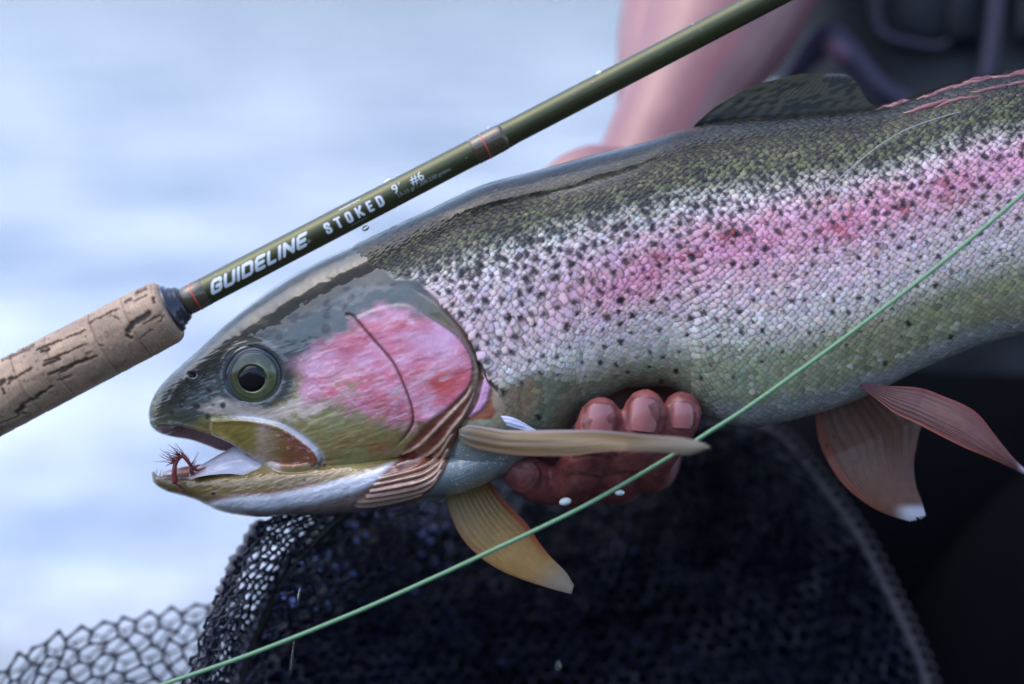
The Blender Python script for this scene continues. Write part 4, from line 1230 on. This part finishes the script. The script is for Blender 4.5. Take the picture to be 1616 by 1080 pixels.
v, f = bar(555, 357, 582, 344.5, .8); build('lettering', v, f, MAT_GREY, ROD, smooth=False)
def font_text(txt, x, y, size, mat, shear=0.0):
    cu = bpy.data.curves.new('t', 'FONT'); cu.body = txt; cu.size = 1.0; cu.shear = shear; cu.resolution_u = 3
    ob = bpy.data.objects.new('t', cu); C.objects.link(ob)
    dg = bpy.context.evaluated_depsgraph_get(); dg.update()
    me = bpy.data.meshes.new_from_object(ob.evaluated_get(dg))
    co = np.array([tuple(v.co) for v in me.vertices]); fs = [tuple(p.vertices) for p in me.polygons]
    bpy.data.objects.remove(ob); bpy.data.meshes.remove(me)
    al, pe = to_rod(x, y)
    a = al+co[:, 0]*size; q = pe+co[:, 1]*size
    rr = rod_r(a)+.45
    return build('lettering', rcyl(a, q, rr), fs, mat, ROD, smooth=False)
font_text("9\u00b4", 623.5, 309, 21, MAT_WHITE)
font_text("#6", 652, 294.5, 21, MAT_WHITE)
font_text("13-15 gr / 200-230 grains", 629.5, 314.5, 9.2, MAT_GREY)
font_text("\u00ae", 488.5, 386.5, 8, MAT_GREY)

# ------------------------------------------------------------------ drops of water
def mat_water_drop():
    m, nt, p = mat_new('water_drop')
    p.inputs['Base Color'].default_value = (1, 1, 1, 1); p.inputs['Roughness'].default_value = 0.0
    p.inputs['IOR'].default_value = 1.33; p.inputs['Transmission Weight'].default_value = 1.0
    return m
MAT_DROP = mat_water_drop()
def blob(rx, ry, rz, seg=20, rings=12, tail=0.0):
    th = np.linspace(0.001, math.pi-.001, rings); a = np.arange(seg)/seg*2*math.pi
    T, A = np.meshgrid(th, a, indexing='ij')
    z = np.cos(T); sh = 1-tail*np.clip(z, 0, 1)
    V = np.stack([np.sin(T)*np.cos(A)*rx*sh, np.sin(T)*np.sin(A)*ry*sh, z*rz*(1+tail*(z > 0))], -1)
    return V.reshape(-1, 3), grid_faces(rings, seg, True)
def drop(px_, py_, d, rx, rz, label, group=None, tilt=0.0, tail=0.0, ry=None, mat=None):
    v, f = blob(rx*U, (ry or rx)*U, rz*U, tail=tail)
    c, s = math.cos(tilt), math.sin(tilt)
    v = np.stack([v[:, 0]*c-v[:, 2]*s, v[:, 1], v[:, 0]*s+v[:, 2]*c], -1)
    v = v+F(np.array([px_, py_, d], float))
    o = build('water_drop', v, f, mat or MAT_DROP)
    tag(o, label, 'water drop', group)
    return o
tl = math.radians(27.5)
drop(946, 116, RD-5, 6.5, 4, 'round water drop on the top edge of the rod, left of the forearm', None, tl, ry=5)
drop(612, 286, RD, 8, 3, 'flat dark water drop on top of the rod above the printed nine', None, tl, ry=5)
drop(577, 360.5, RD, 6, 4, 'water drop hanging under the rod below the white lettering', None, tl, ry=5)
drop(771, 202, RD, 3, 1.8, 'tiny water drop on the rod just above the red thread band', None, tl)
for k in range(26):
    al = random.uniform(-70, 900); pe = random.uniform(-.4, 1.25)
    rr = float(rod_r(al)); q = RO+RE*al+RN*rr*math.sin(pe)
    r = random.uniform(.8, 1.7)
    v, f = blob(r*U*1.2, r*U, r*U*.8, 8, 6)
    v = v+R0+al*uu*EX+math.sin(pe)*rr*uu*EN+math.cos(pe)*rr*uu*EV
    o = build('water_drop', v, f, MAT_DROP)
    tag(o, 'tiny bead of water clinging to the olive rod', 'water drop', 'beads of water on the rod')
MAT_GLINT = mat_plain('bright_drop', (235, 250, 252), rough=.05, coat=1, coat_rough=0, trans=.35, ior=1.33)  # milky white base stands in for the glint of clear water

# ------------------------------------------------------------------ fly line and tippet
MAT_LINE = mat_plain('green_line', (104, 146, 112), rough=.45, coat=.3, noise=.12, nscale=500)
lp = smooth_pts([(60,1144,-130),(160,1113,-133),(262,1079,-136),(400,1031,-140),(560,967,-145),(680,914,-148),(764,875,-150),(920,800,-152),(1061,719,-154),(1116,684,-155),(1180,643,-156),(1280,572,-158),(1377,500,-160),(1500,404,-160),(1616,305,-162),(1800,140,-165),(1950,0,-168)], 12)
v, f = tube(F(lp), 3.3*U, 12)
o = build('fly_line', v, f, MAT_LINE)
tag(o, 'pale green fly line stretched diagonally in front of the fish', 'fly line')
MAT_TIPPET = mat_plain('clear_line', (200, 205, 210), rough=.1, trans=.5, ior=1.5)
tp = smooth_pts([(1285,322,-132),(1310,296,-130),(1345,264,-124),(1385,232,-116),(1430,205,-104),(1490,184,-92),(1560,167,-80),(1620,153,-76),(1720,140,-70)], 10)
v, f = tube(F(tp), .95*U, 6)
o = build('leader', v, f, MAT_TIPPET)
tag(o, 'thin clear leader curving over the back of the fish', 'fishing line')

# ------------------------------------------------------------------ the angler
PERSON = root('person', (1500, 900, 700), 'person in a dark jacket and waders holding the fish from behind with one bare hand', 'person')
def limb(pts):
    """pts: (px, py, d, radius px)"""
    p = smooth_pts(pts, 5)
    return tube(F(p[:, :3]), np.maximum(p[:, 3], 2)*U, 56)
hand_parts = [
    # forearm and wrist
    limb([(1250,-420,620,215),(1190,-200,520,190),(1150,-20,430,160),(1105,90,350,124),(1058,180,285,94),(1024,260,245,90),(1000,360,220,104)]),
    limb([(1085,-260,540,110),(1075,-60,460,100),(1050,60,390,86),(1030,150,310,64)]),
    # ball of the thumb and thumb, seen above the back
    limb([(1010,330,200,70),(950,282,170,58),(905,276,150,40),(868,292,140,26)]),
    # palm, hidden behind and under the belly
    limb([(1000,360,220,104),(975,470,220,112),(960,580,200,106),(955,660,165,88)]),
    limb([(1040,420,210,80),(1045,560,190,84),(1030,660,160,72)]),
    limb([(850,728,70,30),(905,715,80,44),(970,700,110,56)]),
    # fingers, little finger first
    limb([(1000,680,150,46),(925,742,80,36),(868,766,10,33),(836,752,-28,31),(818,742,-30,28)]),
    limb([(985,690,150,48),(940,752,70,40),(905,762,0,38),(918,735,-62,36),(934,700,-92,34),(944,668,-104,32),(948,657,-106,30)]),
    limb([(1010,690,150,48),(985,752,70,40),(966,755,0,38),(978,730,-58,35),(1003,690,-88,33),(1015,660,-100,32),(1018,645,-104,30)]),
    limb([(1040,680,150,46),(1035,735,70,37),(1022,742,4,35),(1034,715,-44,34),(1060,680,-66,33),(1074,655,-76,32),(1076,648,-78,30)]),
]
v, f = merge(hand_parts)
me = bpy.data.meshes.new('arm_tmp'); me.from_pydata([tuple(x) for x in v], [], [tuple(x) for x in f]); me.update()
ob = bpy.data.objects.new('arm_tmp', me); C.objects.link(ob)
md = ob.modifiers.new('r', 'REMESH'); md.mode = 'VOXEL'; md.voxel_size = 0.0011
md = ob.modifiers.new('s', 'SMOOTH'); md.iterations = 10; md.factor = .5
dg = bpy.context.evaluated_depsgraph_get(); dg.update()
me2 = bpy.data.meshes.new_from_object(ob.evaluated_get(dg))
n = len(me2.vertices); co = np.empty(n*3); me2.vertices.foreach_get('co', co); co = co.reshape(-1, 3)
fc = np.array([tuple(p.vertices) for p in me2.polygons])
bpy.data.objects.remove(ob); bpy.data.meshes.remove(me2)
qx, qy = proj(co); dd = co[:, 1]/U
# finger creases
hn = fbm(qx/5, qy/5, 400)
c = srgb((150, 104, 106))*(1+.22*fbm(qx/40, qy/40, 401)+.12*hn)[:, None]
cold = sstep(-dd, -60, 20)     # cold wet fingers are redder than the arm
c = mixc(c, (136, 70, 70), cold*.94)
c = mixc(c, (66, 28, 34), cold*sstep(fbm(qx/18, qy/14, 402), 0, .2)*.5)
c = mixc(c, (138, 88, 96), (sstep(fbm(qx/70, qy/110, 405), -.05, .3)*.45+.5*sstep(qx, 1130, 1290))*(dd > 60))
c = mixc(c, (170, 96, 100), np.exp(-(seg_dist(qx, qy, [(1160,60),(1120,110),(1085,190)])/12)**2)*.5*(dd > 60))
NAILS = [(947,664,24,26,.10),(1016,655,24,26,.10),(1076,656,20,20,.05),(822,748,19,20,-.9)]
disp = np.zeros(len(co))
for nx_, ny_, nw, nh, rot in NAILS:
    cs, sn = math.cos(rot), math.sin(rot)
    lx = (qx-nx_)*cs+(qy-ny_)*sn; ly = (qx-nx_)*sn-(qy-ny_)*cs
    e = (np.abs(lx/nw)**3+np.abs(ly/nh)**3)**(1/3)
    m_ = (dd < -15)
    c = mixc(c, (74, 30, 32), np.exp(-((e-1.06)/.09)**2)*.75*m_)
    disp += 1.8*np.exp(-((e-1.24)/.14)**2)*m_*(ly < nh*.7)
for ln in ([(900,712),(925,706),(962,712),(974,720)], [(905,722),(930,718),(965,724)], [(986,704),(1010,700),(1040,706)], [(984,714),(1008,711),(1038,716)], [(1046,694),(1072,692),(1094,698)],
           [(846,730),(856,746),(854,770)], [(890,752),(915,748),(950,754)], [(955,752),(985,745),(1010,750)]):
    k = np.exp(-(seg_dist(qx+4*fbm(qx/8, qy/8, 410), qy+4*fbm(qx/8, qy/8, 411), ln)/2.0)**2)*(dd < 30)
    disp -= 2.0*k; c = mixc(c, (60, 24, 28), k*.6)
disp += (2.2*fbm(qx/9, qy/5, 412)+1.2*fbm(qx/3.5, qy/2.5, 413))*(dd < 60)
nr_ = np.zeros_like(co)
fa_ = co[fc[:, 1]]-co[fc[:, 0]]; fb_ = co[fc[:, 2]]-co[fc[:, 0]]; fn_ = np.cross(fa_, fb_)
for k_ in range(fc.shape[1]): np.add.at(nr_, fc[:, k_], fn_)
nr_ /= np.linalg.norm(nr_, axis=1)[:, None]+1e-15
co = co+nr_*(disp*U)[:, None]
build('body', co, fc, MAT_FLESH, PERSON, col=c)
# nails
MAT_NAIL = mat_plain('fingernail', (156, 96, 98), rough=.3, coat=.8, coat_rough=.1, noise=.12, nscale=300)
def nail(cx, cy, cd, w, h, rot, yaw=0.0):
    cd = cd+3.0; w = w*.93
    """a curved plate; its free end points along rot"""
    s = np.linspace(-1, 1, 16); t = np.linspace(-1, 1, 18)
    S, T = np.meshgrid(s, t, indexing='ij')
    wid = w*np.where(T > .5, np.sqrt(np.clip(1-((T-.5)/.62)**2, 0, 1)), np.where(T < -.6, np.sqrt(np.clip(1-((-.6-T)/.7)**2, 0, 1)), 1))
    lx = S*wid; ly = T*h
    D = cd + (lx/w)**2*w*.42 + (T+.2)**2*2.0 + (np.abs(S) > .98)*3
    cs, sn = math.cos(rot), math.sin(rot)
    X = cx + lx*cs - ly*sn*-1*0 + ly*sn
    Y = cy + lx*sn - ly*cs
    D = D + yaw*lx
    v = F(np.stack([X, Y, D], -1)).reshape(-1, 3)
    return build('nail', v, grid_faces(16, 18), MAT_NAIL, PERSON)
nail(947, 664, -139.5, 24, 26, .10)
nail(1016, 655, -137.5, 24, 26, .10)
nail(1076, 656, -114.5, 20, 20, .05)
nail(822, 748, -59, 19, 20, -.9)

# ---- clothes: jacket torso, sleeve cuff, wader leg
def mat_cloth(name, rgb, rough=.6, bscale=260, coat=.1):
    m = mat_plain(name, rgb, rough=rough, noise=.25, nscale=60, bump=.6, bscale=bscale, coat=coat, coat_rough=.3)
    return m
MAT_JACKET = mat_cloth('navy_jacket', (22, 30, 42))
MAT_STRAP = mat_cloth('strap_webbing', (58, 54, 76))
MAT_WADER = mat_plain('black_waders', (7, 8, 14), rough=.9, spec=.1, noise=.2, nscale=60, bump=.4, bscale=200)
def torso():
    ny, na_ = 90, 120
    y = np.linspace(-900, 900, ny); a = np.linspace(0, 2*math.pi, na_, endpoint=False)
    Y, A = np.meshgrid(y, a, indexing='ij')
    cx = 1700+.05*Y; rx = np.interp(Y, [-900, -500, 0, 900], [430, 520, 500, 440]); rd = np.interp(Y, [-900, 900], [330, 360])
    X = cx+rx*np.sign(np.cos(A))*np.abs(np.cos(A))**.8
    D = 980-rd*np.sin(A)
    fold = 34*fbm(X/150+Y/300, Y/90, 500)+16*fbm(X/60, Y/50, 503)
    D = D-fold*np.clip(np.sin(A), -.2, 1); X = X+fold*.5
    return build('jacket', F(np.stack([X, Y, D], -1)).reshape(-1, 3), grid_faces(ny, na_, True), MAT_JACKET, PERSON)
jk = torso()
def cloth_patch(name, A, B, dA, dB, bulge, mat, parent, ns=40, nt=24, thick=10):
    s = np.linspace(0, 1, ns); t = np.linspace(0, 1, nt)
    a = curve_at(A, s); b = curve_at(B, s)
    S, T = np.meshgrid(s, t, indexing='ij')
    XY = a[:, None]*(1-T[..., None])+b[:, None]*T[..., None]
    D = dA*(1-T)+dB*T-bulge*(np.sin(math.pi*T)*np.sin(math.pi*S))**.6-8*fbm(S*5, T*5, 510)
    ft = F(np.stack([XY[..., 0], XY[..., 1], D], -1)).reshape(-1, 3); bk = F(np.stack([XY[..., 0], XY[..., 1], D*0+max(dA, dB)+thick], -1)).reshape(-1, 3)
    f = grid_faces(ns, nt); nv = ns*nt; e = []
    for i in range(ns-1):
        e.append((i*nt, (i+1)*nt, (i+1)*nt+nv, i*nt+nv)); k = nt-1; e.append((i*nt+k, i*nt+k+nv, (i+1)*nt+k+nv, (i+1)*nt+k))
    for j in range(nt-1):
        i = ns-1; e.append((i*nt+j, i*nt+j+1, i*nt+j+1+nv, i*nt+j+nv)); e.append((j, j+nv, j+1+nv, j+1))
    return build(name, np.vstack([ft, bk]), np.vstack([f, f[:, ::-1]+nv, np.array(e)]), mat, parent)
pk_ = cloth_patch('pocket', [(1388,-260),(1385,-60),(1382,20),(1400,58),(1440,70)], [(1560,-260),(1548,-60),(1545,30),(1520,62),(1470,72)], 660, 640, 46, MAT_JACKET, PERSON)
v, f = tube(F(smooth_pts([(1376,-20,640,7),(1384,30,640,9),(1402,58,632,9),(1450,70,622,9),(1478,74,620,10),(1500,66,620,9),(1530,60,622,8),(1552,30,630,7)], 6)[:, :3]), 8*U, 10)
build('pocket_rim', v, f, MAT_STRAP, pk_)
cloth_patch('pocket', [(1500,-200),(1492,-40),(1494,40),(1500,64)], [(1555,-200),(1556,-40),(1552,40),(1540,64)], 600, 600, 26, MAT_JACKET, PERSON)
cloth_patch('strap', [(1566,-260),(1562,-60),(1552,60),(1540,150),(1530,230)], [(1600,-260),(1592,-60),(1580,60),(1566,150),(1556,230)], 560, 560, 14, MAT_STRAP, PERSON)
cloth_patch('pocket', [(1604,-200),(1602,-40),(1600,40),(1606,66)], [(1760,-200),(1756,-40),(1750,40),(1740,64)], 585, 600, 40, MAT_JACKET, PERSON)
# rolled sleeve edge of the other arm, lit in the gap behind the back fin
v, f = limb([(1250,120,600,20),(1300,62,590,30),(1326,80,580,34),(1352,108,575,30),(1384,140,575,26),(1430,166,585,24),(1520,190,600,22)])
build('jacket_hem', v, f, MAT_STRAP, PERSON)
v, f = limb([(1313,70,560,14),(1322,82,556,20),(1336,96,560,14)])
build('toggle', v, f, mat_plain('toggle_rubber', (120, 86, 110), rough=.4), PERSON)
def leg_(pts, name):
    p = smooth_pts(pts, 8)
    v, f = tube(F(p[:, :3]), np.maximum(p[:, 3], 2)*U, 48)
    q = np.stack(proj(v), -1)
    v = v+np.stack([fbm(q[:, 0]/80, q[:, 1]/60, 520), fbm(q[:, 0]/60, q[:, 1]/80, 521), fbm(q[:, 0]/70, q[:, 1]/50, 522)], -1)*26*U
    return build(name, v, f, MAT_WADER, PERSON)
leg_([(2050,560,1150,330),(1700,680,950,340),(1300,850,840,340),(980,960,740,300),(800,1060,640,240)], 'wader_leg')
leg_([(2200,620,900,330),(1900,760,760,310),(1650,980,640,290),(1500,1250,600,260)], 'wader_leg')

# ------------------------------------------------------------------ landing net
NET = root('landing_net', (700, 1000, 150), 'black landing net with rubber mesh bag hanging below the fish', 'landing net')
MAT_NET = mat_plain('black_rubber_mesh', (15, 19, 46), rough=.4, coat=.35, coat_rough=.25, noise=.3, nscale=60)
MAT_HOOP = mat_plain('hoop_black', (14, 15, 22), rough=.3, coat=.5)
MAT_CORD = mat_plain('grey_cord', (86, 80, 88), rough=.6, noise=.4, nscale=150, bump=.6, bscale=900)
def hexnet(mapf, nu, nv, rad, jit=.16, keep=None, seg=4):
    """mapf(u,v)->(px,py,d), u in 0..nu cells, v in 0..nv cells"""
    pts = {}; edges_ = set()
    def key(x, y): return (round(x*12), round(y*12))
    h = 1/math.sqrt(3)
    for i in range(nu):
        for j in range(nv):
            cx = i+(.5 if j % 2 else 0); cy = j*1.0
            ring = []
            for k in range(6):
                a = math.pi/6+k*math.pi/3
                x = cx+h*math.cos(a); y = cy+h*math.sin(a)*1.155*.9
                kk = key(x, y)
                if kk not in pts:
                    # merge near keys
                    found = None
                    for dx in (-1, 0, 1):
                        for dy in (-1, 0, 1):
                            if (kk[0]+dx, kk[1]+dy) in pts: found = (kk[0]+dx, kk[1]+dy)
                    if found: kk = found
                    else: pts[kk] = (x+random.gauss(0, jit*.5), y+random.gauss(0, jit*.5))
                ring.append(kk)
            for k in range(6):
                a, b = ring[k], ring[(k+1) % 6]
                if a != b: edges_.add((min(a, b), max(a, b)))
    ks = list(pts); idx = {k: i for i, k in enumerate(ks)}
    W = mapf(np.array([pts[k] for k in ks]))
    Q = F(W)
    E = np.array([(idx[a], idx[b]) for a, b in edges_])
    if keep is not None:
        kp = keep(W); E = E[kp[E[:, 0]] & kp[E[:, 1]]]
    A, B = Q[E[:, 0]], Q[E[:, 1]]
    T = B-A; L = np.linalg.norm(T, axis=1)[:, None]+1e-9; T = T/L
    A = A-T*rad*.3*U; B = B+T*rad*.3*U
    up = np.array([0.2, 1.0, .1]); S = np.cross(T, up); S /= np.linalg.norm(S, axis=1)[:, None]; W2 = np.cross(T, S)
    a = np.arange(seg)/seg*2*math.pi+.4
    off = np.cos(a)[None, :, None]*S[:, None]+np.sin(a)[None, :, None]*W2[:, None]
    Mid = (A+B)/2
    rk = rad*U*np.array([1.35, .8, 1.35])
    vs = np.stack([A[:, None]+off*rk[0], Mid[:, None]+off*rk[1], B[:, None]+off*rk[2]], 1).reshape(-1, 3)
    f1 = grid_faces(3, seg, True)
    fs = (f1[None]+(np.arange(len(E))*3*seg)[:, None, None]).reshape(-1, 4)
    return vs, fs
LEFT = smooth_pts([(560,796,120),(500,850,112),(456,905,104),(425,960,98),(398,1015,92),(378,1070,86),(365,1130,80),(360,1200,80)], 8)
RIGHT = smooth_pts([(1120,655,300),(1215,682,300),(1262,725,300),(1310,785,300),(1356,850,300),(1396,925,300),(1432,1000,300),(1462,1080,300),(1480,1170,300)], 8)
# hoop: one bent tube behind the fish
hp_ = np.vstack([LEFT[::-1], smooth_pts([(560,796,120),(680,720,170),(850,660,230),(1000,640,280),(1120,655,300)], 8)[1:-1], RIGHT])
v, f = tube(F(hp_), np.interp(hp_[:, 0], [360, 560, 700, 1100, 1480], [10, 10, 9, 7, 7])*U, 14)
build('hoop', v, f, MAT_HOOP, NET)
# pale cord with loops along the right side of the hoop
cr = RIGHT[4:].copy(); cr[:, 2] -= 12
k = np.arange(len(cr))
v, f = tube(F(cr), (6.8+1.6*np.sin(k*2.1))*U, 10)
parts = [(v, f)]
for q in cr[::2]:
    a = np.linspace(0, 2*math.pi, 12)
    lp_ = np.stack([q[0]+10+11*np.cos(a), q[1]+8*np.sin(a)-4, q[2]+5*np.sin(a)], -1)
    parts.append(tube(F(lp_), 1.8*U, 5, caps=False))
v, f = merge(parts)
build('rim_cord', v, f, MAT_CORD, NET)
def bagmap(P, off=0.0, seed=600, depth=200):
    u = P[:, 0]/42.0; w = P[:, 1]/30.0
    l = curve_at(LEFT, np.clip(w*1.0, 0, 1)); r = curve_at(RIGHT, np.clip(w*1.0, 0, 1))
    s = np.clip(u, 0, 1)[:, None]
    p = l*(1-s)+r*s
    p[:, 2] += depth*np.sin(math.pi*np.clip(u, 0, 1))**.8*.8+off
    p[:, 0] += 60*fbm(u*4, w*4, seed); p[:, 1] += 60*fbm(u*4+9, w*4, seed+1)
    p[:, 2] += 190*fbm(u*5, w*6, seed+2)+130*fbm(u*12+w*7, w*5, seed+3)+60*fbm(u*30+w*12, w*12, seed+4)
    p[:, 1] += 22*fbm(u*16, w*12, seed+5)
    return p
MAT_LINER = mat_plain('dark_wet_mesh_lining', (5, 7, 24), rough=.8, spec=.15, noise=.5, nscale=120, bump=.4, bscale=300)
gu, gv = np.meshgrid(np.linspace(0, 42, 150), np.linspace(0, 30, 110), indexing='ij')
lin = bagmap(np.stack([gu.ravel(), gv.ravel()], -1), 150, 660, 290)
o = build('bag_lining', F(lin), grid_faces(150, 110), MAT_LINER, NET)
v1 = hexnet(lambda P: bagmap(P), 42, 30, 2.6)
v2 = hexnet(lambda P: bagmap(P*np.array([1.0, 1.0]), 55, 640, 230), 42, 30, 2.8)
v3 = hexnet(lambda P: bagmap(P*np.array([1.0, 1.0]), 105, 680, 260), 42, 30, 3.0)
v, f = merge([v1, v2, v3])
o = build('mesh_bag', v, f, MAT_NET, NET, smooth=True); o['kind'] = 'stuff'
# rolled mesh outside the hoop on the left
OUT = smooth_pts([(470,800,60),(425,822,40),(392,860,30),(362,910,22),(340,960,15),(322,1010,10),(302,1060,5),(290,1110,0),(285,1180,0)], 8)
def rollmap(P):
    u = P[:, 0]/7.0; w = P[:, 1]/26.0
    l = curve_at(OUT, np.clip(w, 0, 1)); r = curve_at(LEFT, np.clip(w, 0, 1))
    s = np.clip(u, -.1, 1.1)[:, None]
    p = l*(1-s)+r*s
    p[:, 2] -= 45*np.sin(math.pi*np.clip(u, 0, 1))
    p[:, 0] += 16*fbm(u*2, w*9, 610); p[:, 2] += 30*fbm(u*3, w*9, 612)
    return p
parts = [hexnet(rollmap, 8, 27, 3.0, .25)]
def rollmap2(P):
    p = rollmap(P+np.array([.3, .4])); p[:, 2] += 50+20*fbm(P[:, 0], P[:, 1], 3); p[:, 0] += 6; return p
parts.append(hexnet(rollmap2, 8, 27, 3.0, .3))
v, f = merge(parts)
o = build('mesh_roll', v, f, MAT_NET, NET); o['kind'] = 'stuff'
# bunched folds of mesh that run down inside the roll
for pts, r in (([(410,832,60),(372,893,50),(350,950,40),(334,1005,30),(318,1062,20),(305,1120,10)], 13), ([(520,806,105),(470,860,92),(430,925,80),(402,985,70),(380,1040,60),(362,1110,50)], 7)):
    p = smooth_pts(pts, 12); k = np.arange(len(p))
    v, f = tube(F(p), (r*(1+.22*np.sin(k*1.9)+.15*np.sin(k*.7)))*U, 14)
    build('mesh_fold', v, f, mat_plain('mesh_fold_rubber', (52, 46, 62), rough=.35, coat=.6, noise=.5, nscale=120, bump=.8, bscale=400), NET)
# loose mesh spread to the left, at the bottom edge
TOPL = smooth_pts([(-60,1120,-10),(0,1078,0),(60,1030,10),(130,1004,22),(200,988,34),(260,978,44),(330,966,56),(380,955,70)], 8)
def leftmap(P):
    u = P[:, 0]/13.0; w = P[:, 1]/7.0
    t_ = curve_at(TOPL, np.clip(u, 0, 1))
    p = t_.copy(); p[:, 1] += w*190; p[:, 2] += 115; p[:, 2] += -60*np.sin(np.clip(w, 0, 1)*1.5)+0
    p[:, 0] += 22*fbm(u*5, w*4, 620); p[:, 1] += 16*fbm(u*5, w*4, 621)
    return p
v1 = hexnet(leftmap, 14, 8, 2.9, .2, seg=6)
def leftmap2(P):
    p = leftmap(P+np.array([.45, .35])); p[:, 2] += 70; p[:, 1] += 4; return p
v2 = hexnet(leftmap2, 14, 8, 2.4, .2)
v, f = merge([v1, v2])
o = build('mesh_drape', v, f, MAT_NET, NET); o['kind'] = 'stuff'
# beads of water held in the mesh
parts = []
for k in range(380):
    u = random.random()**2.2*42*.8; w = random.random()**1.3*30
    q = bagmap(np.array([[u, w]]), random.uniform(-20, 30))[0]
    if q[1] < 790: continue
    r = random.uniform(1.2, 4.6)*(1.35 if u < 13 and w < 14 else .45)
    v, f = blob(r*U, r*U, r*U, 8, 6); parts.append((v+F(q), f))
v, f = merge(parts)
o = build('water_beads', v, f, mat_plain('wet_bead', (104, 118, 190), rough=.1, coat=1, coat_rough=0), NET); o['kind'] = 'stuff'

# ------------------------------------------------------------------ drops under the hand and falling
drop(892, 792, -78, 10, 6.5, 'large bright water drop hanging below the knuckle of the ring finger', None, .2, mat=MAT_GLINT)
drop(978, 778, -76, 8, 5, 'smaller bright water drop hanging below the middle knuckle, right of the larger one', None, .05, mat=MAT_GLINT)
drop(472, 941, -60, 2.2, 9, 'thin falling water drop in front of the net hoop', None, -.15, tail=.5)
drop(881, 1052, 40, 5, 7, 'blurred round falling drop low in front of the dark net', None, 0, tail=.6)
drop(461, 1040, -40, 1.6, 22, 'long thin thread of falling water at the bottom edge', None, -.12, tail=.3)
drop(489, 829, -60, 1.6, 1.6, 'tiny water drop just under the lower jaw')

for o in list(C.objects):
    if '_b' in o: del o['_b']
